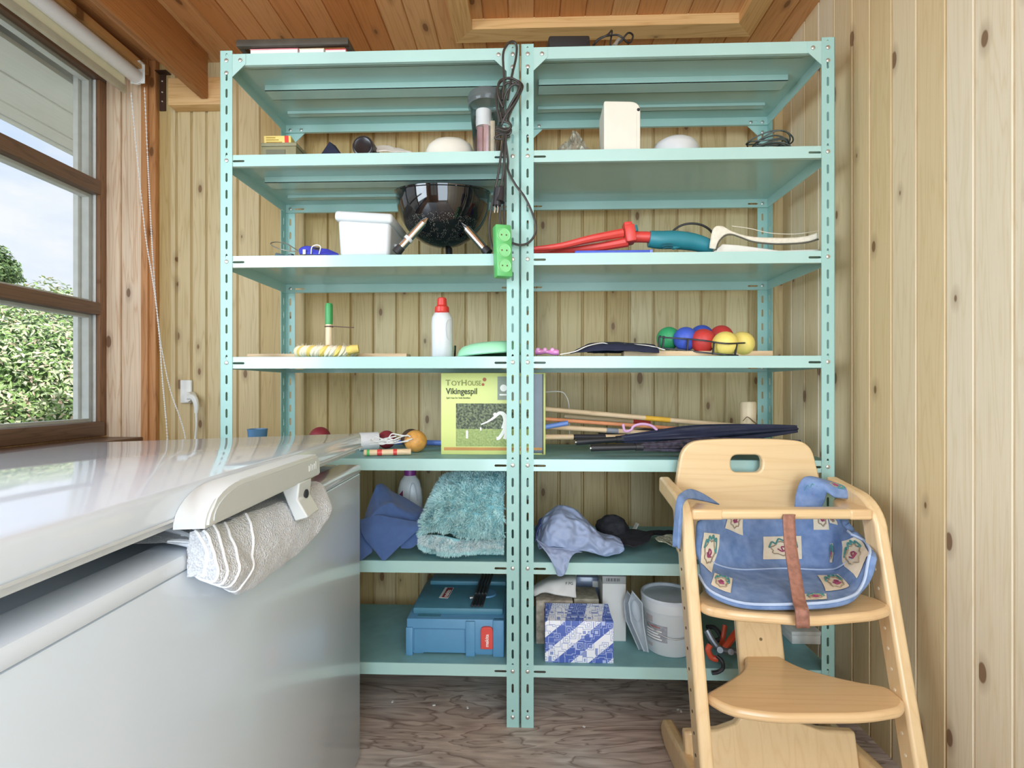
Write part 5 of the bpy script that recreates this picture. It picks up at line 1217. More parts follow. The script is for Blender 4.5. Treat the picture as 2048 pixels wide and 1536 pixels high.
panel('window_edge', 1084.5, 748, 1087, 908, mat('edge_black', '#22231f', 0.4), 0.0014)
panel('printed_band', 1064, 895, 1084, 900, MATS['print_orange'], 0.0016)
def ball5(x, y, yy, r_, m_, lb):
    p = VY(x, y, yy); one('wooden_ball', B().sph((p.x, p.y, z5 + r_), r_, n=28), m_, lb, 'ball', 'wooden balls on the toy shelf', angle=0)
ball5(831, 880, 1.60, 0.036, mat('ball_orange_wood', '#d59a4e', 0.5, var=0.2, scale=60), 'worn orange wooden ball beside the game box')
ball5(773, 872, 1.70, 0.031, mat('ball_dark_red', '#94303a', 0.5, var=0.15), 'dark red wooden ball behind the white cords')
ball5(640, 868, 1.72, 0.036, MATS['ball_dark_red'], 'dark red wooden ball showing just above the freezer lid')
one('dark_ball', B().sph((X_(822, 1.70), 1.70, z5 + 0.034), 0.034, n=24), mat('ball_brown', '#4b3a2e', 0.5), 'dark brown ball half hidden behind the orange ball', 'ball', 'wooden balls on the toy shelf', angle=0)
p = VY(738, 866, 1.64)
T = thing('plastic_ring', 'short white plastic tube lying beside the freezer lid corner', 'tube', (p.x, p.y, z5))
b = B(); rr = 0.030
b.lathe([(rr, -0.030), (rr, 0.030), (rr - 0.004, 0.030), (rr - 0.004, -0.030), (rr, -0.030)], (p.x, p.y, z5 + rr + 0.001), R3(0, math.radians(90), math.radians(25)), n=30, cap=False)
obj('tube_wall', b, mat('tube_white', '#e2dede', 0.4), T)
random.seed(21); b = B()
for k in range(9):
    x, y = random.uniform(738, 765), random.uniform(876, 890); pts = [(x, y)]
    for j in range(4): pts.append((pts[-1][0] + random.uniform(6, 22), pts[-1][1] + random.uniform(-9, 6)))
    b.tube([(X_(a, 1.58), 1.56 + 0.01 * random.random(), max(z5 + 0.003, Z_(min(c, 893), 1.57))) for a, c in pts], 0.002, n=5)
one('cord_bundle', b, mat('grey_cord', '#d9d8d2', 0.85), 'tangle of white cords left of the orange wooden ball', 'cord')
def dowel(nm, a, c, r_, m_, lb, cat, bands=(), grp=None, n=14):
    a, c = Vector(a), Vector(c); T = thing(nm, lb, cat, a.lerp(c, 0.5) - Vector((0, 0, r_)), grp)
    obj('shaft', B().cyl(a, c, r_, n=n), m_, T)
    for f0, f1, mb in bands: obj('painted_band', B().cyl(a.lerp(c, f0), a.lerp(c, f1), r_ + 0.0004, n=n), mb, T)
    return T
dowel('striped_peg', (X_(728, 1.50), 1.50, z5 + 0.0105), (X_(822, 1.53), 1.53, z5 + 0.0105), 0.0095, pale_wood, 'wooden peg with red painted bands lying near the shelf edge', 'peg', ((0.28, 0.38, red_pl), (0.62, 0.70, red_pl), (0.06, 0.12, greenp)))
dowel('blue_rod', (X_(783, 1.79), 1.79, z5 + 0.013), (X_(890, 1.76), 1.76, z5 + 0.013), 0.0095, mat('rod_blue', '#6f8fdd', 0.4), 'light blue rod lying behind the orange wooden ball', 'rod')
T = thing('blue_tub', 'small blue tub behind the freezer lid at the left post', 'tub', (X_(515, 1.6), 1.6, z5))
hq = Z_(859, 1.6) - z5
obj('tub_body', B().lathe([(0.024, 0), (0.030, hq - 0.004), (0.031, hq), (0.027, hq), (0.022, 0.004), (0, 0.004)], T.location, n=28), mat('tub_blue', '#5b86ac', 0.4), T)
# ---------------------------------------------------------------- fifth shelf, right: croquet mallets, umbrellas
orange_w = mat('orange_stain', '#d98f62', 0.5, var=0.12); yel = mat('band_yellow', '#e9b43f', 0.45)
def pole(px0, py0, y0, px1, py1, y1, r_, m_, lb, bands=()):
    dowel('croquet_mallet', VY(px0, py0, y0), VY(px1, py1, y1), r_, m_, lb, 'mallet', bands, 'croquet mallet handles on the right shelf')
pole(1090, 818, 1.66, 1470, 852, 1.72, 0.0085, pale_wood, 'topmost pale mallet handle with a yellow band', ((0.52, 0.65, yel),))
pole(1128, 832, 1.72, 1300, 846, 1.75, 0.0075, pale_wood, 'short pale handle just under the topmost mallet handle', ((0.8, 1.0, red_pl),))
pole(1090, 838, 1.60, 1420, 862, 1.66, 0.0062, orange_w, 'slim orange stained mallet handle')
pole(1092, 853, 1.62, 1330, 868, 1.66, 0.0085, pale_wood, 'pale handle with grey end below the blue tube', ((0.5, 0.6, mat('band_grey', '#8a8f96', 0.5)),))
pole(1090, 874, 1.60, 1250, 874, 1.63, 0.0085, pale_wood, 'lowest pale mallet handle lying on the shelf', ((0.35, 0.75, mat('band_black', '#2b2b33', 0.5)),))
dowel('blue_tube', VY(1090, 854, 1.585), VY(1136, 846, 1.585), 0.0078, mat('tube_blue', '#6c8fd6', 0.4), 'light blue tube end right of the game box', 'tube')
yh = 1.72
T = thing('wooden_mallet', 'pale wooden croquet mallet with its barrel head upright at the right end', 'mallet', (X_(1496, yh), yh, z5))
hm0, hm1 = Z_(846, yh) - z5, Z_(803, yh) - z5
obj('head', B().lathe([(0.020, hm0 - 0.014), (0.0255, hm0 - 0.006), (0.0262, hm1 - 0.006), (0.023, hm1), (0, hm1 + 0.001)], (X_(1496, yh), yh, z5), n=28), pale_wood_z, T)
obj('head_lower', B().lathe([(0.0, 0.0), (0.024, 0.001), (0.026, 0.01), (0.026, hm0 - 0.015)], (X_(1494, yh), yh - 0.004, z5), n=28), pale_wood_z, T)
obj('twine', B().tube([VY(1486, 842, 1.69), VY(1495, 834, 1.685), VY(1506, 842, 1.69), VY(1514, 848, 1.695)], 0.0014, n=5), mat('twine', '#6b5638', 0.8), T)
one('wooden_ball', B().sph((X_(1478, 1.72), 1.70, z5 + 0.036), 0.030, n=20), MATS['rope_white'], 'pale wooden ball beside the upright mallet head', 'ball', 'wooden balls on the toy shelf', angle=0)
one('white_wire', B().tube([VY(x, y, 1.76) for x, y in ((1092, 784), (1112, 783), (1126, 785), (1134, 796), (1138, 812), (1139, 840), (1139, 878))], 0.0018, n=6), paperw, 'thin white wire arching beside the game box', 'wire')
def umbrella(px0, py0, px1, py1, y0, y1, r_, fab, lb, handle_f):
    a, c = VY(px0, py0, y0), VY(px1, py1, y1); T = thing('umbrella', lb, 'umbrella', a.lerp(c, 0.5) - Vector((0, 0, r_)))
    d = c - a; L_ = d.length; q = d.to_track_quat('Z', 'Y').to_matrix()
    b = B(); prof = [(0.010, handle_f * L_), (r_ * 0.7, handle_f * L_ + 0.02), (r_, L_ * 0.55), (r_ * 0.95, L_ * 0.8), (r_ * 0.75, L_ * 0.97), (r_ * 0.4, L_)]
    n = 40; rings = []
    for k in range(26):
        t = k / 25; z = prof[0][1] + (L_ - prof[0][1]) * t; rad = spl([Vector((p[0], 0, 0)) for p in prof], t).x
        rings.append([b.bm.verts.new(a + q @ Vector(((rad * (1 + 0.22 * math.sin(6 * 2 * math.pi * j / n + 2.5 * t))) * math.cos(2 * math.pi * j / n), rad * (1 + 0.22 * math.sin(6 * 2 * math.pi * j / n + 2.5 * t)) * math.sin(2 * math.pi * j / n), z))) for j in range(n)])
    for A, Bq in zip(rings, rings[1:]):
        for j in range(n): b.bm.faces.new((A[j], A[(j + 1) % n], Bq[(j + 1) % n], Bq[j]))
    b.bm.faces.new(rings[0][::-1]); b.bm.faces.new(rings[-1])
    obj('canopy', b, fab, T)
    obj('shaft', B().cyl(a, a + d * (handle_f + 0.05), 0.005, n=10), chrome, T)
    obj('handle', B().cyl(a + d * 0.005, a + d * handle_f, 0.0105, 0.009, n=16).cyl(a + d * handle_f * 0.9, a + d * (handle_f + 0.01), 0.0115, n=16), black, T)
navyf = mat('umbrella_navy', '#2b2f45', 0.5, var=0.2, scale=20); flor = mat('umbrella_floral', '#3a3442', 0.6, var=0.9, scale=70)
umbrella(1150, 884, 1592, 858, 1.53, 1.62, 0.027, navyf, 'dark navy folded umbrella lying uppermost on the right shelf', 0.20)
umbrella(1180, 896, 1600, 886, 1.478, 1.505, 0.020, flor, 'dark patterned folded umbrella lying at the shelf edge', 0.24)
umbrella(1195, 868, 1455, 866, 1.70, 1.72, 0.018, mat('umbrella_black', '#22242c', 0.6, var=0.2), 'black folded umbrella behind the other two umbrellas', 0.1)
one('pink_hook', B().tube([VY(x, y, 1.57) for x, y in ((1246, 848), (1250, 862), (1262, 860), (1268, 852), (1284, 848), (1302, 851), (1314, 860))], 0.0042, n=8), mat('lilac', '#d9a9cf', 0.4), 'lilac curved hook lying over the umbrellas', 'hook')
# ---------------------------------------------------------------- sixth shelf, left
z6 = ZT[5] + 0.0008
felt = mat('blue_felt', '#466090', 0.95, var=0.08, scale=50, bump=0.4, bscale=700, sheen=0.25)
T = thing('felt_blanket', 'crumpled dark blue felt blanket hanging over the shelf edge beside the freezer', 'blanket', (X_(780, 1.55), 1.58, z6))
S = lambda rows, *a, **k: sheet([[VY(*p) for p in r_] for r_ in rows], *a, **{'floor': z6, **k})
obj('upper_fold', S([[(700, 1130, 1.50), (722, 1060, 1.49), (745, 985, 1.53), (760, 968, 1.56), (790, 985, 1.60), (850, 1022, 1.60)],
   [(700, 1130, 1.47), (725, 1066, 1.465), (752, 1020, 1.48), (775, 1002, 1.52), (806, 1014, 1.54), (850, 1030, 1.56)],
   [(705, 1120, 1.47), (728, 1062, 1.46), (752, 1030, 1.475), (782, 1008, 1.50), (800, 1022, 1.51), (845, 1052, 1.52)],
   [(706, 1126, 1.49), (735, 1085, 1.48), (760, 1060, 1.49), (790, 1040, 1.50), (810, 1050, 1.51), (842, 1070, 1.51)]], 36, 30, 0.004, 22, 1), felt, T, mods=CLOTH(0.004))
obj('hanging_flap', S([[(720, 1040, 1.475), (750, 1030, 1.47), (790, 1035, 1.475), (845, 1045, 1.49)],
   [(722, 1060, 1.455), (748, 1055, 1.452), (792, 1060, 1.455), (846, 1052, 1.475)],
   [(732, 1082, 1.446), (750, 1088, 1.442), (785, 1088, 1.446), (826, 1070, 1.462)],
   [(750, 1100, 1.442), (758, 1108, 1.440), (778, 1106, 1.442), (802, 1090, 1.452)],
   [(766, 1118, 1.440), (768, 1120, 1.438), (773, 1118, 1.440), (784, 1106, 1.446)]], 30, 24, 0.003, 26, 6), felt, T, mods=CLOTH(0.004))
obj('left_flap', S([[(700, 1040, 1.48), (722, 1040, 1.475), (735, 1075, 1.47)], [(700, 1090, 1.452), (722, 1090, 1.45), (745, 1098, 1.452)], [(700, 1128, 1.442), (720, 1122, 1.442), (744, 1106, 1.446)]], 14, 14, 0.003, 26, 8), felt, T, mods=CLOTH(0.004))
obj('back_fold', S([[(800, 1060, 1.50), (822, 1052, 1.50), (850, 1045, 1.51)], [(800, 1085, 1.475), (825, 1078, 1.48), (848, 1066, 1.49)], [(800, 1098, 1.468), (822, 1096, 1.47), (842, 1082, 1.48)]], 14, 14, 0.003, 30, 3), felt, T, mods=CLOTH(0.004))
yb = 1.72; bx_ = X_(820, yb)
T = thing('fabric_softener', 'white handled bottle with a purple cap behind the blue felt', 'bottle', (bx_, yb, z6))
hb = Z_(950, yb) - z6
b = B(); prof = [(0.040, 0.001), (0.044, 0.008), (0.044, hb * 0.55), (0.041, hb * 0.75), (0.033, hb * 0.90), (0.022, hb * 0.97), (0.018, hb)]
obj('bottle_body', b.lathe([(0, 0.001)] + prof, (bx_, yb, z6), n=32, sy=0.7), white_pl, T)
obj('cap', B().lathe([(0.020, hb - 0.002), (0.021, hb + 0.022), (0.019, hb + 0.026), (0, hb + 0.026)], (bx_, yb, z6), n=24), mat('cap_purple', '#8a3a8c', 0.4), T)
obj('recess_shade', B().tube([(bx_ + 0.004, yb - 0.030, z6 + hb * 0.60), (bx_ + 0.010, yb - 0.0285, z6 + hb * 0.84), (bx_ + 0.020, yb - 0.025, z6 + hb * 0.86), (bx_ + 0.028, yb - 0.024, z6 + hb * 0.70), (bx_ + 0.031, yb - 0.0225, z6 + hb * 0.58)], 0.0018, n=6), mat('crease_shade', '#c9ccd0', 0.4), T)  # grey line around the grip, shade of the recess painted in
a = Vector((bx_ - 0.026, yb - 0.0265, z6 + hb * 0.72))
obj('label_sticker', B().prism([a + Vector((-0.010, 0.004, -0.012)), a + Vector((0.008, -0.001, 0.008)), a + Vector((0.008, -0.001, -0.014))], (0, -0.0012, 0)).cyl(a + Vector((0.002, -0.001, -0.004)), a + Vector((0.002, -0.0035, -0.004)), 0.003, n=8), mat('sticker_plum', '#7b2d52', 0.5), T)
# teal shaggy bath mat, folded
shag = mat('teal_shag', '#c6ebeb', 0.95, var=0.12, scale=20); shag_w = mat('teal_shag_pale', '#dcecec', 0.95, var=0.06)
tmat_b = mat('mat_backing', '#86bcc2', 0.9)
T = thing('shaggy_bath_mat', 'folded pale teal shaggy bath mat behind the middle post', 'bath mat', (X_(935, 1.6), 1.6, z6))
rw = [[(846, 1068, 1.50), (850, 1064, 1.475), (880, 1060, 1.468), (920, 1072, 1.465), (960, 1076, 1.465), (1008, 1074, 1.468)],
      [(846, 1056, 1.51), (850, 1046, 1.480), (880, 1035, 1.474), (920, 1044, 1.470), (960, 1048, 1.470), (1008, 1044, 1.472)],
      [(852, 1042, 1.53), (862, 1020, 1.500), (890, 1004, 1.490), (925, 1006, 1.486), (960, 1008, 1.488), (1008, 1005, 1.49)],
      [(862, 1020, 1.57), (876, 985, 1.545), (900, 972, 1.535), (930, 972, 1.530), (965, 970, 1.535), (1010, 968, 1.535)],
      [(876, 1000, 1.62), (890, 962, 1.605), (915, 952, 1.600), (940, 950, 1.60), (970, 948, 1.60), (1012, 946, 1.60)],
      [(890, 1020, 1.70), (900, 990, 1.72), (920, 980, 1.73), (945, 976, 1.73), (975, 975, 1.73), (1014, 975, 1.73)]]
matP = [[VY(*p) for p in r_] for r_ in rw]
def mat_pt(u, v): return spl([spl(r_, u) for r_ in matP], v)
obj('upper_fold', B().grid(mat_pt, 24, 24), tmat_b, T, mods=(('SOLIDIFY', dict(thickness=0.012, offset=0)),))
rw2 = [[(846, 1086, 1.52), (852, 1096, 1.480), (885, 1106, 1.470), (930, 1102, 1.468), (970, 1100, 1.468), (1008, 1102, 1.47)],
       [(844, 1080, 1.515), (848, 1080, 1.474), (880, 1092, 1.466), (925, 1095, 1.463), (965, 1088, 1.463), (1008, 1090, 1.465)],
       [(846, 1074, 1.51), (850, 1070, 1.476), (880, 1070, 1.470), (920, 1078, 1.467), (960, 1080, 1.467), (1008, 1078, 1.47)]]
mat2 = [[VY(*p) for p in r_] for r_ in rw2]
def mat_pt2(u, v): return spl([spl(r_, u) for r_ in mat2], v)
obj('lower_fold', B().grid(mat_pt2, 24, 10), tmat_b, T, mods=(('SOLIDIFY', dict(thickness=0.016, offset=0)),))
b = B().bb((X_(852, 1.5), 1.50, z6), (X_(1008, 1.5), 1.72, z6 + 0.03), bev=0.012); obj('inner_layer', b, tmat_b, T)
def pile(fn, n, l0, l1, umax=1.0, vmin=0.0, vmax=1.0, w=0.0016):
    b = B(); random.seed(n)
    for k in range(n):
        u, v = random.random() * umax, random.uniform(vmin, vmax); p = fn(u, v)
        nn = (fn(min(1, u + 0.01), v) - fn(max(0, u - 0.01), v)).cross(fn(u, min(1, v + 0.01)) - fn(u, max(0, v - 0.01)))
        if nn.length < 1e-12: continue
        nn.normalize()
        if nn.dot(Vector((0, -1, 0.4))) < 0: nn = -nn
        clump = Vector((noise.noise(p * 45), noise.noise(p * 45 + Vector((5, 5, 5))), noise.noise(p * 45 + Vector((9, 1, 2))))) * 0.9
        d = (nn + clump + Vector((random.uniform(-.4, .4), random.uniform(-.4, .4), random.uniform(-.55, .25)))).normalized() * random.uniform(l0, l1)
        sd_ = d.cross(Vector((random.random() - .5, random.random() - .5, random.random() - .5))).normalized() * w
        q = p + nn * 0.005
        b.bm.faces.new([b.bm.verts.new(x) for x in (q - sd_, q + sd_, q + d * 0.6 + sd_ * 0.8 + Vector((0, 0, -0.001)), q + d + Vector((0, 0, -0.003)))])
    return b
obj('pile', pile(mat_pt, 15000, 0.011, 0.020), shag, T, kind='stuff', smooth=False)
obj('pile', pile(mat_pt2, 4500, 0.008, 0.014, 1.0, 0.35, 1.0), shag_w, T, kind='stuff', smooth=False)
obj('pile', pile(mat_pt2, 3000, 0.008, 0.014, 1.0, 0.0, 0.35), shag, T, kind='stuff', smooth=False)

# ---------------------------------------------------------------- sixth shelf, right
nyl = mat('grey_blue_nylon', '#93a2c0', 0.6, var=0.05, scale=20)
T = thing('nylon_jacket', 'crumpled grey blue nylon jacket drooping over the right shelf edge', 'jacket', (X_(1155, 1.55), 1.56, z6))
obj('jacket_body', S([[(1082, 1070, 1.62), (1090, 1040, 1.62), (1120, 1015, 1.63), (1150, 1025, 1.64), (1190, 1060, 1.62), (1232, 1080, 1.60)],
  [(1074, 1072, 1.55), (1088, 1036, 1.56), (1124, 1012, 1.57), (1160, 1028, 1.57), (1200, 1066, 1.55), (1240, 1078, 1.54)],
  [(1076, 1088, 1.51), (1092, 1060, 1.50), (1124, 1040, 1.50), (1165, 1052, 1.50), (1205, 1080, 1.50), (1247, 1092, 1.50)],
  [(1080, 1098, 1.49), (1100, 1090, 1.475), (1130, 1075, 1.475), (1170, 1082, 1.475), (1205, 1098, 1.48), (1248, 1100, 1.50)],
  [(1085, 1082, 1.50), (1110, 1094, 1.48), (1140, 1101, 1.480), (1180, 1106, 1.482), (1210, 1112, 1.485), (1240, 1106, 1.50)]], 60, 56, 0.005, 20, 5, crease=0.013), nyl, T, mods=CLOTH(0.003))
obj('hanging_sleeve', S([[(1070, 1078, 1.50), (1100, 1092, 1.475), (1130, 1096, 1.475), (1166, 1104, 1.48)], [(1082, 1092, 1.462), (1100, 1100, 1.458), (1126, 1104, 1.458), (1152, 1106, 1.465)],
  [(1098, 1116, 1.444), (1108, 1120, 1.440), (1126, 1120, 1.440), (1140, 1118, 1.444)], [(1112, 1140, 1.440), (1116, 1144, 1.436), (1126, 1142, 1.436), (1136, 1130, 1.440)], [(1114, 1150, 1.441), (1118, 1152, 1.437), (1126, 1150, 1.437), (1134, 1138, 1.441)]], 30, 30, 0.003, 30, 2, crease=0.007), nyl, T, mods=CLOTH(0.003))
obj('collar', S([[(1072, 1060, 1.60), (1080, 1038, 1.60), (1100, 1030, 1.61)], [(1070, 1085, 1.53), (1078, 1055, 1.54), (1096, 1038, 1.55)]], 14, 12, 0.005, 40, 9), mat('striped_navy', '#4a5688', 0.7, var=0.4, scale=120), T, mods=CLOTH(0.003))
meshm = mat('black_mesh_cloth', '#25252b', 0.85, var=0.35, scale=160, bump=0.6, bscale=500)
T = thing('mesh_cap', 'black crumpled mesh cap beside the grey blue jacket', 'cap', (X_(1250, 1.62), 1.62, z6))
obj('crown', blob((X_(1224, 1.66), 1.66, z6 + 0.040), (0.052, 0.05, 0.046), 8, 0.2, 2.0, 4, 0.0395), meshm, T)
obj('brim', S([[(1225, 1068, 1.62), (1260, 1058, 1.66), (1310, 1064, 1.68)], [(1230, 1085, 1.56), (1262, 1078, 1.58), (1306, 1070, 1.62)], [(1250, 1090, 1.54), (1272, 1094, 1.53), (1298, 1082, 1.56)]], 22, 16, 0.004, 40, 3), meshm, T, mods=CLOTH(0.004))
obj('strap_end', S([[(1290, 1064, 1.68), (1320, 1060, 1.70), (1366, 1062, 1.72)], [(1292, 1070, 1.64), (1322, 1070, 1.66), (1364, 1074, 1.68)]], 18, 8, 0.004, 40, 5), meshm, T, mods=CLOTH(0.003))
one('patterned_cloth', S([[(1310, 1076, 1.62), (1335, 1070, 1.63), (1380, 1078, 1.62)], [(1315, 1082, 1.58), (1345, 1084, 1.58), (1385, 1092, 1.57)], [(1330, 1086, 1.56), (1352, 1094, 1.54), (1388, 1106, 1.53)]], 20, 16, 0.006, 45, 6), mat('floral_cloth', '#d9d5b4', 0.8, var=0.7, scale=140), 'small crumpled pale floral cloth at the chair side of the shelf', 'cloth', mods=CLOTH(0.003))
one('paper_scrap', B().box((X_(1271, 1.78), 1.78, z6 + 0.016), (0.004, 0.02, 0.03), R3(0, 0.5, 0.2)), paperw, 'thin pale slip standing behind the black mesh cap', 'scrap')

# ---------------------------------------------------------------- lowest shelf, left: tool case
z7 = ZT[6] + 0.0008
yt = 1.500
tb_ = mat('case_blue', '#5d93b8', 0.45, var=0.03); tbd = mat('case_blue_dark', '#4f8497', 0.5, var=0.06)
xa, xc_ = X_(813, yt), X_(1008, yt); zt_ = Z_(1240, yt)
T = thing('tool_case', 'blue plastic power tool case with a red latch on the lowest left shelf', 'tool case', ((xa + xc_) / 2, yt + 0.15, z7))
dp = 0.30; zm = zt_ - 0.012
b = B().bb((xa, yt, z7 + 0.006), (xc_, yt + dp, zt_), bev=0.004).bb((xa + 0.01, yt + 0.01, z7), (xa + 0.05, yt + dp - 0.01, z7 + 0.01)).bb((xc_ - 0.10, yt + 0.008, z7), (xc_ - 0.01, yt + dp - 0.01, z7 + 0.01))
obj('case_base', b, tb_, T)
obj('case_lid', B().bb((xa + 0.012, yt + 0.03, zt_ - 0.001), (xc_ - 0.004, yt + dp - 0.02, zt_ + 0.020), bev=0.006).bb((xa + 0.03, yt + dp - 0.09, zt_ + 0.019), (xc_ - 0.004, yt + dp - 0.02, zt_ + 0.034), bev=0.004), tbd, T)
obj('front_panel', B().bb((xa + 0.022, yt - 0.0012, z7 + 0.012), (xa + 0.024, yt + 0.002, zt_ - 0.03)).bb((xa + 0.022, yt - 0.0012, zt_ - 0.031), (xa + 0.178, yt + 0.002, zt_ - 0.029)).bb((xa + 0.176, yt - 0.0012, z7 + 0.012), (xa + 0.178, yt + 0.002, zt_ - 0.031)), mat('case_line', '#4a7ea2', 0.5), T)
obj('front_pillar', B().bb((xa - 0.001, yt - 0.006, z7), (xa + 0.020, yt + 0.01, zt_ - 0.025), bev=0.002), tb_, T)
obj('front_pillar', B().bb((xa + 0.180, yt - 0.006, z7), (xa + 0.208, yt + 0.01, zt_ - 0.004), bev=0.002), tb_, T)
obj('front_pillar', B().bb((X_(986, yt), yt - 0.006, z7), (xc_, yt + 0.01, zt_), bev=0.002), tb_, T)
obj('lid_recess', B().bb((xa + 0.03, yt + 0.012, zt_ - 0.0005), (xa + 0.10, yt + 0.030, zt_ + 0.0012)), tbd, T)
la, lc = X_(962, yt), X_(986, yt)
out = rounded([(la, Z_(1297, yt)), (lc, Z_(1297, yt)), (lc, Z_(1253, yt)), (la, Z_(1253, yt))], [0.002, 0.002, 0.012, 0.012], 5)
lt = obj('latch', B().prism([(x, yt - 0.008, z) for x, z in out], (0, 0.010, 0)), mat('latch_red', '#dc5148', 0.4), T, mods=(('BEVEL', dict(width=0.0015, segments=2)),))
obj('latch_lettering', B().text('makita', 0.0150, FACE((X_(977.5, yt), yt - 0.0088, Z_(1292, yt))) @ Matrix.Rotation(math.pi / 2, 4, 'Z'), 0.0003, True, sx=0.95), paperw, lt, smooth=False)
ls = obj('label_sticker', B().box((0, 0, 0), (0.030, 0.085, 0.0008)).xform(Matrix.Translation((xa + 0.098, yt + 0.145, zt_ + 0.0205)) @ Matrix.Rotation(-0.08, 4, 'Z')), paperw, T)
obj('label_band', B().box((0.0035, 0, 0.0005), (0.020, 0.078, 0.0006)).xform(Matrix.Translation((xa + 0.098, yt + 0.145, zt_ + 0.0206)) @ Matrix.Rotation(-0.08, 4, 'Z')), mat('label_red', '#a02c34', 0.5), ls)
obj('label_lettering', B().text('makita', 0.021, Matrix.Translation((xa + 0.106, yt + 0.108, zt_ + 0.0215)) @ Matrix.Rotation(math.pi / 2 - 0.08, 4, 'Z'), 0.0002, True), paperw, ls, smooth=False)
obj('round_boss', B().lathe([(0.032, 0.0), (0.030, 0.004), (0.0, 0.005)], (xa + 0.232, yt + 0.14, zt_ + 0.020), n=28), tb_, T)
for k, lb in enumerate(('leftmost black rod on the blue tool case', 'second black rod from the left on the tool case', 'third black rod from the left on the tool case', 'rightmost black rod on the blue tool case')):
    a, c = VY(944 + k * 6.5, 1234 + k * 1.0, yt + 0.035), VY(966 + k * 6.2, 1166, yt + 0.26)
    a.z = zt_ + 0.0255; c.z = zt_ + 0.0275 + 0.016
    dowel('black_rod', a, c, 0.0042, black, lb, 'rod', ((0.3, 0.34, mat('rod_grey', '#6b7076', 0.4)),), 'black rods on the tool case', 10)
one('metal_clip', B().box((xa + 0.190, yt + 0.10, zt_ + 0.0245), (0.022, 0.012, 0.007), R3(0, 0, 0.3), bev=0.002), mat('clip_steel', '#b9b9b6', 0.35, 0.6), 'small silver clip beside the black rods on the case', 'clip')

# ---------------------------------------------------------------- lowest shelf, right
bw, t, bs = newmat('blue_white_print')
tc = N(t, 'ShaderNodeTexCoord'); mp = N(t, 'ShaderNodeMapping'); mp.inputs['Rotation'].default_value = (0, math.radians(40), 0); t.links.new(tc.outputs['Object'], mp.inputs[0])
wv = N(t, 'ShaderNodeTexWave', i_Scale=4.6); wv.bands_direction = 'Z'; t.links.new(mp.outputs[0], wv.inputs['Vector'])
st = N(t, 'ShaderNodeMath', operation='GREATER_THAN'); t.links.new(wv.outputs['Fac'], st.inputs[0]); st.inputs[1].default_value = 0.5
vo = N(t, 'ShaderNodeTexVoronoi', i_Scale=62.0); vo.feature = 'DISTANCE_TO_EDGE'; t.links.new(tc.outputs['Object'], vo.inputs['Vector'])
va = N(t, 'ShaderNodeTexVoronoi', i_Scale=46.0); t.links.new(tc.outputs['Object'], va.inputs['Vector'])
va.distance = 'CHEBYCHEV'; va.inputs['Randomness'].default_value = 0.7
vm = N(t, 'ShaderNodeMath', operation='MULTIPLY'); t.links.new(va.outputs['Distance'], vm.inputs[0]); vm.inputs[1].default_value = 4.5
vf = N(t, 'ShaderNodeMath', operation='FRACT'); t.links.new(vm.outputs[0], vf.inputs[0])
vr = N(t, 'ShaderNodeMath', operation='GREATER_THAN'); t.links.new(vf.outputs[0], vr.inputs[0]); vr.inputs[1].default_value = 0.7
v2 = N(t, 'ShaderNodeMath', operation='LESS_THAN'); t.links.new(vo.outputs['Distance'], v2.inputs[0]); v2.inputs[1].default_value = 0.0
mx1 = N(t, 'ShaderNodeMath', operation='MAXIMUM'); t.links.new(vr.outputs[0], mx1.inputs[0]); t.links.new(v2.outputs[0], mx1.inputs[1])
xo = N(t, 'ShaderNodeMath', operation='SUBTRACT'); t.links.new(st.outputs[0], xo.inputs[0]); t.links.new(mx1.outputs[0], xo.inputs[1])
ab = N(t, 'ShaderNodeMath', operation='ABSOLUTE'); t.links.new(xo.outputs[0], ab.inputs[0])
mm_ = N(t, 'ShaderNodeMixRGB'); t.links.new(st.outputs[0], mm_.inputs[0]); mm_.inputs[1].default_value = lin('#eef0f4'); mm_.inputs[2].default_value = lin('#4f67b4')
m3 = N(t, 'ShaderNodeMixRGB'); t.links.new(mx1.outputs[0], m3.inputs[0]); t.links.new(mm_.outputs[0], m3.inputs[1]); 
m4 = N(t, 'ShaderNodeMixRGB'); t.links.new(st.outputs[0], m4.inputs[0]); m4.inputs[1].default_value = lin('#8c9bcb'); m4.inputs[2].default_value = lin('#b4c1e4'); t.links.new(m4.outputs[0], m3.inputs[2])
t.links.new(m3.outputs[0], bs.inputs['Base Color']); bs.inputs['Roughness'].default_value = 0.5
yq = 1.470
xa, xc_ = X_(1090, yq), X_(1227, yq); zt_ = Z_(1240, yq)
T = thing('patterned_box', 'blue and white diagonally striped cardboard box at the shelf edge', 'box', ((xa + xc_) / 2, yq + 0.05, z7))
b = B().bb((xa, yq, z7), (xc_, yq + 0.085, zt_), bev=0.0015); obj('box_body', b, bw, T)
b = B().prism([(xa + 0.003, yq + 0.005, zt_ - 0.001), (xa + 0.003, yq + 0.083, zt_ + 0.016), (xa + 0.003, yq + 0.0845, zt_ - 0.001)], (xc_ - xa - 0.006, 0, 0)); obj('box_flap', b, bw, T)
brownp = mat('printed_card', '#b5a794', 0.6, var=0.4, scale=60)
T = thing('filter_carton', 'worn brown printed carton behind the blue striped box', 'carton', (X_(1115, 1.575), 1.62, z7))
xa2, xc2 = X_(1072, 1.575), X_(1146, 1.575)
obj('carton_body', B().bb((xa2, 1.575, z7), (xc2, 1.68, Z_(1200, 1.575)), bev=0.003), brownp, T)
obj('printed_stripe', B().box(((xa2 + xc2) / 2, 1.5745, Z_(1215, 1.575)), (0.05, 0.001, 0.008), R3(0, -0.5)), mat('print_green', '#7fb04c', 0.6), T)
T = thing('paper_carton', 'small brown carton with green label behind the striped box', 'carton', (X_(1170, 1.58), 1.62, z7))
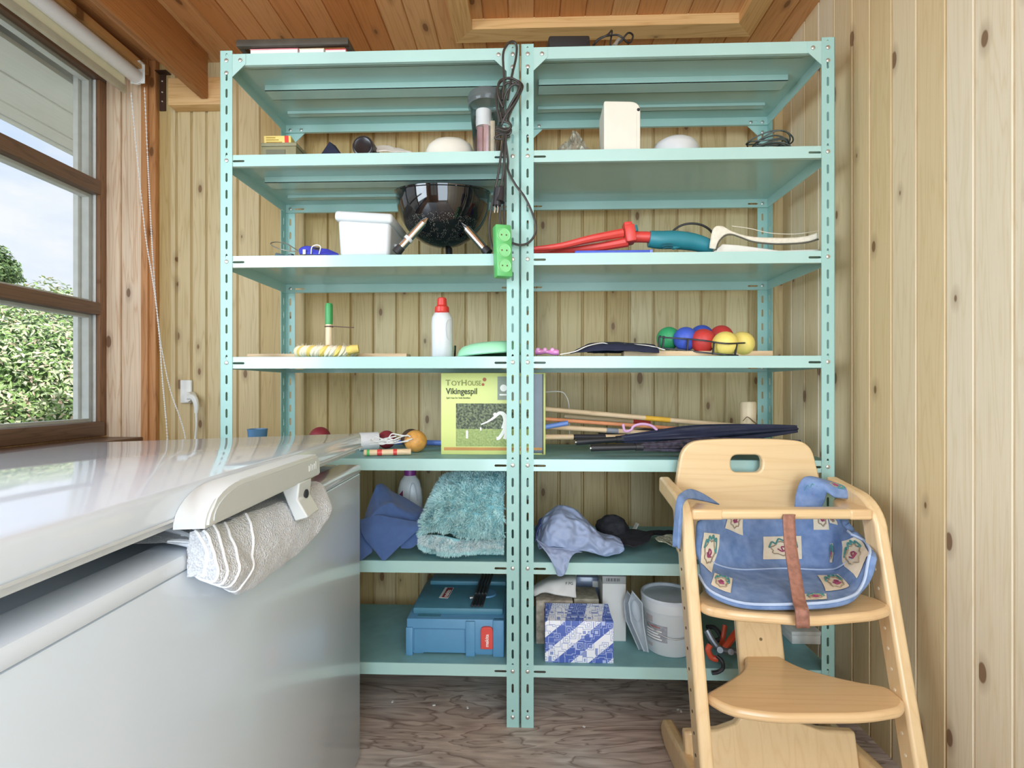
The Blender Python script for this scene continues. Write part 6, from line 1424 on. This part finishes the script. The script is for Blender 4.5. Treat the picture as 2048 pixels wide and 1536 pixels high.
xa3, xc3 = X_(1148, 1.58), X_(1198, 1.58)
obj('carton_body', B().bb((xa3, 1.58, z7), (xc3, 1.68, Z_(1196, 1.58)), bev=0.003), mat('carton_tan', '#a39a86', 0.6, var=0.3, scale=50), T)
obj('carton_label', B().bb((xa3 + 0.002, 1.5788, Z_(1232, 1.58)), (xc3 - 0.002, 1.5802, Z_(1222, 1.58))), paperw, T)
obj('green_label', B().bb((xc3 - 0.026, 1.5778, Z_(1231, 1.58)), (xc3 - 0.004, 1.579, Z_(1222, 1.58))), MATS['print_green'], T)
zb1 = Z_(1200, 1.575) + 0.001
T = thing('white_sack', 'white folded paper sack lying on the brown cartons', 'sack', (X_(1110, 1.6), 1.62, zb1))
obj('sack_body', S([[(1070, 1192, 1.575), (1090, 1186, 1.560), (1120, 1192, 1.555), (1152, 1196, 1.57)], [(1068, 1180, 1.585), (1092, 1168, 1.575), (1122, 1162, 1.575), (1152, 1162, 1.585)], [(1075, 1170, 1.66), (1096, 1158, 1.67), (1124, 1153, 1.67), (1152, 1150, 1.68)], [(1080, 1180, 1.72), (1098, 1180, 1.73), (1124, 1180, 1.73), (1150, 1180, 1.73)]], 26, 24, 0.004, 30, 7, crease=0.002, floor=None), mat('sack_white', '#d9d7d0', 0.55, var=0.05), T, mods=CLOTH(0.012))
p_ = VY(1138, 1166, 1.562)
obj('stamped_mark', B().text('F PG', 0.012, FACE((p_.x - 0.012, 1.548, p_.z)), 0.0003), mat('ink', '#3a3a3c', 0.7), T, smooth=False)
T = thing('grey_packet', 'grey blue shrink wrapped packet behind the cartons', 'packet', (X_(1176, 1.72), 1.74, z7))
obj('packet_body', B().bb((X_(1150, 1.72), 1.72, z7), (X_(1212, 1.72), 1.80, Z_(1152, 1.72)), bev=0.008), mat('wrap_grey', '#7d8aa2', 0.25, var=0.2, scale=12, coat=0.6), T)
obj('packet_strip', B().bb((X_(1185, 1.72), 1.7185, Z_(1172, 1.72)), (X_(1208, 1.72), 1.7202, Z_(1160, 1.72))), paperw, T)
yw = 1.60
T = thing('white_carton', 'tall narrow white carton beside the white bucket', 'carton', (X_(1230, yw), yw + 0.05, z7))
xa, xc_ = X_(1205, yw), X_(1252, yw)
obj('carton_body', B().bb((xa, yw, z7), (xc_, yw + 0.10, Z_(1165, yw)), bev=0.002), mat('carton_white', '#dedbd4', 0.5, var=0.02), T)
obj('carton_top', B().bb((xa - 0.0005, yw - 0.0005, Z_(1164.8, yw)), (xc_ + 0.0005, yw + 0.1005, Z_(1150, yw)), bev=0.002), mat('carton_grey', '#a7a7a3', 0.5), T)
b = B()
for k in range(9): b.bb((xa + 0.012 + k * 0.005, yw - 0.0014, Z_(1160, yw)), (xa + 0.0135 + k * 0.005 + 0.001 * (k % 2), yw + 0.0005, Z_(1154, yw)))
obj('barcode', b, mat('ink', '#3a3a3c', 0.7), T)
frost, t, bs = newmat('frosted_clear')
tr = N(t, 'ShaderNodeBsdfTransparent'); ms = N(t, 'ShaderNodeMixShader'); ms.inputs[0].default_value = 0.42
bs.inputs['Base Color'].default_value = lin('#c8d4de'); bs.inputs['Roughness'].default_value = 0.12
t.links.new(tr.outputs[0], ms.inputs[1]); t.links.new(bs.outputs[0], ms.inputs[2]); t.links.new(ms.outputs[0], [n for n in t.nodes if n.type == 'OUTPUT_MATERIAL'][0].inputs[0])
# clear plastic visor packs
for k, (dx, lb) in enumerate(((0, 'clear plastic blister pack leaning on the bucket, nearest'), (-10, 'clear plastic blister pack behind, leaning beside the tall white carton'))):
    yv = 1.50 + 0.05 * k
    T = thing('blister_pack', lb, 'blister pack', (X_(1275 + dx, yv), yv, z7), 'clear blister packs')
    O_ = [(1264, 1182), (1284, 1206), (1287, 1250), (1296, 1304), (1288, 1302), (1262, 1240), (1258, 1205)]
    P4 = [VY(x + dx, y, yv + 0.02 * (1305 - y) / 120) for x, y in O_]
    for p in P4: p.z = max(p.z, z7 + 0.001)
    obj('card_edge', B().tube(P4, 0.0022, n=6, closed=True, sub=0), mat('clear_edge', '#c9d3da', 0.2, alpha=0.75), T)
    b = B(); vs = [b.bm.verts.new(p) for p in P4]; b.bm.faces.new(vs); obj('clear_sheet', b, frost, T, mods=(('SOLIDIFY', dict(thickness=0.001)),))
    c_ = VY(1272 + dx, 1222, yv + 0.005)
    obj('blister', B().sph(c_, 0.022, (0.6, 0.45, 1.5), R3(0, -0.2), n=18), frost, T)
# bucket
yk = 1.575; kx = X_(1337, yk); rk = (X_(1395, yk) - X_(1283, yk)) / 2 * 0.93
T = thing('white_bucket', 'white plastic bucket with printed label and wire handle', 'bucket', (kx, yk, z7))
hk = Z_(1185, yk) - z7
obj('bucket_body', B().lathe([(0, 0.001), (rk * 0.86, 0.001), (rk * 0.90, 0.006), (rk * 0.97, hk * 0.80), (rk * 0.98, hk - 0.03)], (kx, yk, z7), n=44, cap=False), white_pl, T)
obj('bucket_collar', B().lathe([(rk * 0.975, hk - 0.032), (rk * 1.03, hk - 0.030), (rk * 1.04, hk - 0.004), (rk * 1.02, hk)], (kx, yk, z7), n=44, cap=False), white_pl, T)
obj('bucket_lid', B().lathe([(rk * 1.05, hk - 0.003), (rk * 1.06, hk + 0.004), (rk * 1.02, hk + 0.008), (rk * 0.96, hk + 0.007), (rk * 0.93, hk - 0.001), (0, hk - 0.002)], (kx, yk, z7), n=44, cap=False), mat('lid_white', '#d7dce2', 0.35), T)
obj('wire_handle', B().tube([(kx + rk * 1.0 * math.cos(a) * 1.0, yk + rk * 1.02 * math.sin(a), z7 + hk - 0.045 - 0.055 * max(0, math.sin(a - math.pi)) ** 1.0) for a in [math.pi + math.pi * k / 16 for k in range(17)]], 0.0016, n=6), mat('handle_wire', '#a9a9a6', 0.4, 0.6), T)
def curved(nm, a0, a1, za, zb_, m_, rad=1.006, par=T):
    b = B().grid(lambda u, v: Vector((kx + rk * (0.905 + 0.07 * (za + (zb_ - za) * v) / hk) * rad * math.cos(a0 + (a1 - a0) * u), yk + rk * (0.905 + 0.07 * (za + (zb_ - za) * v) / hk) * rad * math.sin(a0 + (a1 - a0) * u), z7 + za + (zb_ - za) * v)), 14, 4)
    return obj(nm, b, m_, par)
lb_ = curved('label', math.radians(196), math.radians(252), hk * 0.27, hk * 0.58, mat('label_grey', '#9b9ca2', 0.5, var=0.3, scale=60), 1.012)
for k, a in enumerate((0.30, 0.35, 0.40, 0.45, 0.52)): curved('printed_line', math.radians(200), math.radians(240 - 4 * (k % 3)), hk * a, hk * a + 0.004, paperw if k < 4 else mat('label_brick', '#a56a62', 0.6), 1.02, lb_)
for a0, a1, za, zb_ in ((198, 218, 0.60, 0.72), (202, 216, 0.14, 0.2), (312, 336, 0.50, 0.54), (315, 335, 0.62, 0.66)): curved('printed_text', math.radians(a0), math.radians(a1), hk * za, hk * zb_, mat('label_ink', '#b2a9a8', 0.6), 1.012)
# red handled garden tools behind the chair leg
redt = mat('tool_red', '#d4502e', 0.4); greyt = mat('tool_grey', '#85898d', 0.35, 0.6)
T = thing('pruning_shears', 'red handled garden shears lying open at the shelf edge behind the chair', 'shears', (X_(1440, 1.48), 1.50, z7))
for nm, pts, r_, m_ in (('handle', [(1444, 1304, 1.49), (1460, 1282, 1.50), (1478, 1258, 1.52), (1492, 1238, 1.54)], 0.0095, redt), ('handle', [(1420, 1290, 1.48), (1416, 1300, 1.475), (1424, 1315, 1.47), (1436, 1318, 1.465)], 0.0085, redt), ('blade', [(1413, 1260, 1.51), (1424, 1280, 1.50), (1440, 1298, 1.49), (1470, 1303, 1.485), (1490, 1304, 1.49)], 0.0095, greyt), ('grip', [(1434, 1312, 1.460), (1444, 1322, 1.448), (1446, 1336, 1.446), (1436, 1344, 1.446), (1424, 1346, 1.446)], 0.0055, black), ('handle', [(1450, 1250, 1.56), (1446, 1275, 1.55), (1440, 1300, 1.53)], 0.007, redt)):
    obj(nm, B().tube([VY(*p) for p in pts], r_, n=10), m_, T)
for x, y in ((1440, 1300), (1462, 1304)): obj('pivot', B().cyl(VY(x, y, 1.482), VY(x, y, 1.472), 0.0085, n=16), greyt, T)
one('black_hose', B().tube([VY(1414, 1254, 1.60), VY(1430, 1256, 1.58), VY(1442, 1275, 1.56), VY(1430, 1282, 1.57), VY(1420, 1284, 1.58)], 0.007, n=8), black_rub, 'short black hose behind the red garden shears', 'hose')
T = thing('paint_tin', 'dusty white square tin at the right end of the lowest shelf', 'tin', (X_(1610, 1.60), 1.64, z7))
xa, xc_ = X_(1584, 1.60), X_(1642, 1.60)
obj('tin_body', B().bb((xa, 1.60, z7), (xc_, 1.70, Z_(1262, 1.60)), bev=0.003), mat('dusty_white', '#d6d3cb', 0.6, var=0.12, scale=30), T)
obj('tin_lid', B().bb((xa - 0.002, 1.598, Z_(1261.8, 1.60)), (xc_ + 0.002, 1.702, Z_(1254, 1.60)), bev=0.002), MATS['dusty_white'], T)
# paint flecks and chips on the floor
random.seed(3)
for k, (x, y) in enumerate(((785, 1404), (935, 1416), (868, 1411), (1168, 1454), (1356, 1420), (1362, 1423))):
    p = VZ(x, y, 0.0)
    one('paint_flake', B().box(p + Vector((0, 0, 0.0012)), (0.007 + 0.003 * random.random(), 0.005, 0.0018), R3(0, 0, random.random() * 3)), white_paint, ['white paint flake on the plywood nearest the freezer', 'white paint flake on the floor under the left tool case', 'tiny white flake between the freezer and the middle posts', 'white paint flake right of the middle post feet', 'larger white flake beside the high chair runner', 'small white flake touching the larger one by the high chair runner'][k], 'flake', 'paint flakes on the floor')
# ---------------------------------------------------------------- outside the window
lawn = mat('garden_pale_ground', '#b9b6ab', 0.9, var=0.15, scale=3)  # unseen ground made pale grey so its bounce keeps the soffit white
struct('ground', B().bb((-30, -20, -0.40), (30, 40, -0.30)), lawn)
# roof overhang: white boarded soffit
sof = wood('white_soffit', '#eeeee6', '#d4d4c8', 'Y', 'X', 0.115, -2.2, 0.6, knots=0, boards=True, vary=0.15, grain=0.4)
x1 = XW - 0.10; x0 = VZ(163, 325, 2.13).x
zs_ = 2.16
b = B(); nb = 5; wd = (x1 - x0) / nb
for k in range(nb):
    a = x0 + k * wd; b.bb((a + 0.003, -3, zs_ + 0.004 * (k % 2) + 0.003), (a + wd - 0.003, 2.9, zs_ + 0.02))
    b.bb((a - 0.004, -3, zs_ + 0.014), (a + 0.004, 2.9, zs_ + 0.022))
struct('roof_soffit', b, sof)
struct('roof_slab', B().bb((x0 - 0.02, -3, ZC + 0.12), (XR + 0.3, 2.9, ZC + 0.2)).bb((x0 - 0.03, -3, zs_ - 0.005), (x0 - 0.005, 2.9, ZC + 0.12)), white_paint)
leafm, t, bs = newmat('leaf_light')
def leafmat(name, cols, pos):
    m, t, b = newmat(name); tc = N(t, 'ShaderNodeTexCoord'); nz = N(t, 'ShaderNodeTexWhiteNoise'); 
    g = N(t, 'ShaderNodeNewGeometry'); r = N(t, 'ShaderNodeValToRGB'); t.links.new(g.outputs['Random Per Island'], r.inputs[0])
    e = r.color_ramp.elements; e[0].color = lin(cols[0]); e[0].position = pos[0]; e[1].color = lin(cols[-1]); e[1].position = pos[-1]
    for c_, p in list(zip(cols, pos))[1:-1]: x = e.new(p); x.color = lin(c_)
    t.links.new(r.outputs[0], b.inputs['Base Color']); b.inputs['Roughness'].default_value = 0.45
    return m
lm1 = leafmat('leaf_hedge', ('#6d9448', '#a3c078', '#dbe3c0', '#e6bfae'), (0.0, 0.35, 0.75, 1.0))
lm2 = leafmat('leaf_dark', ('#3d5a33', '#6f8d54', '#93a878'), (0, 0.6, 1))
lm3 = leafmat('leaf_grey', ('#6f8a72', '#9ab09a', '#b9c8b4'), (0, 0.6, 1))
bark = mat('bark', '#5b4a3a', 0.9)
def bush(name, label, cat, c, size, n, leaf, m_, seed, trunk=None, group=None):
    random.seed(seed); T = thing(name, label, cat, (c[0], c[1], -0.3), group)
    b = B(); C0 = Vector(c)
    for k in range(n):
        d = Vector((random.gauss(0, 1), random.gauss(0, 1), random.gauss(0, 1))).normalized()
        lump = 1 + 0.22 * noise.noise(d * 2.6 + Vector((seed, 0, 0))) + 0.15 * noise.noise(d * 6 + Vector((0, seed, 0)))
        rad = lump * (1 - 0.28 * random.random() ** 2)
        p = C0 + Vector((d.x * size[0], d.y * size[1], d.z * size[2])) * rad
        if p.z < -0.28: continue
        nn = (d + Vector((random.uniform(-.8, .8), random.uniform(-.8, .8), random.uniform(-.3, .9)))).normalized()
        t1 = nn.orthogonal().normalized(); t1 = (t1 * math.cos(k) + nn.cross(t1) * math.sin(k)); t2 = nn.cross(t1); L_ = leaf * random.uniform(0.7, 1.3)
        b.bm.faces.new([b.bm.verts.new(x) for x in (p - t1 * L_, p - t2 * L_ * 0.36 + nn * L_ * 0.1, p + t1 * L_, p + t2 * L_ * 0.36 + nn * L_ * 0.1)])
    obj('foliage', b, m_, T, kind='stuff', smooth=False)
    b = B().tube([(c[0], c[1], -0.3), (c[0] + 0.05, c[1], c[2] * 0.4), (c[0], c[1], c[2])], lambda t: 0.09 * (1 - 0.7 * t), n=8)
    for k in range(5):
        a = k * 1.3; b.tube([(c[0], c[1], c[2] * 0.5), (c[0] + size[0] * 0.5 * math.cos(a), c[1] + size[1] * 0.5 * math.sin(a), c[2] + size[2] * 0.3)], 0.02, n=6, sub=0)
    obj('trunk', b, bark, T)
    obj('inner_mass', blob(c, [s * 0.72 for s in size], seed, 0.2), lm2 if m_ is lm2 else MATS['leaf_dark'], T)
bush('hedge_bush', 'sunlit light green bush with pinkish leaf tips filling the lower window', 'bush', V(60, 790, 5.0), (1.3, 1.1, 1.0), 34000, 0.028, lm1, 2)
bush('hedge_bush', 'second light green bush at the right of the lower window', 'bush', V(175, 800, 8.0), (1.6, 0.9, 1.2), 14000, 0.040, lm1, 5)
bush('shrub', 'grey green shrub rising behind the sunlit bush', 'shrub', V(0, 715, 11.0), (1.8, 1.2, 1.3), 12000, 0.06, lm3, 8)
bush('shrub', 'pale distant shrub right behind the sunlit bush', 'shrub', V(185, 715, 15.5), (2.3, 1.5, 1.7), 8000, 0.08, lm3, 9)
bush('tree', 'dark leafed tree at the left edge of the middle window pane', 'tree', V(-62, 535, 18.0), (1.35, 1.3, 1.0), 9000, 0.10, lm2, 4)
bush('tree', 'thin distant tree top between the dark tree and the transom', 'tree', V(66, 606, 20.0), (0.8, 0.6, 0.55), 1500, 0.10, lm3, 6)
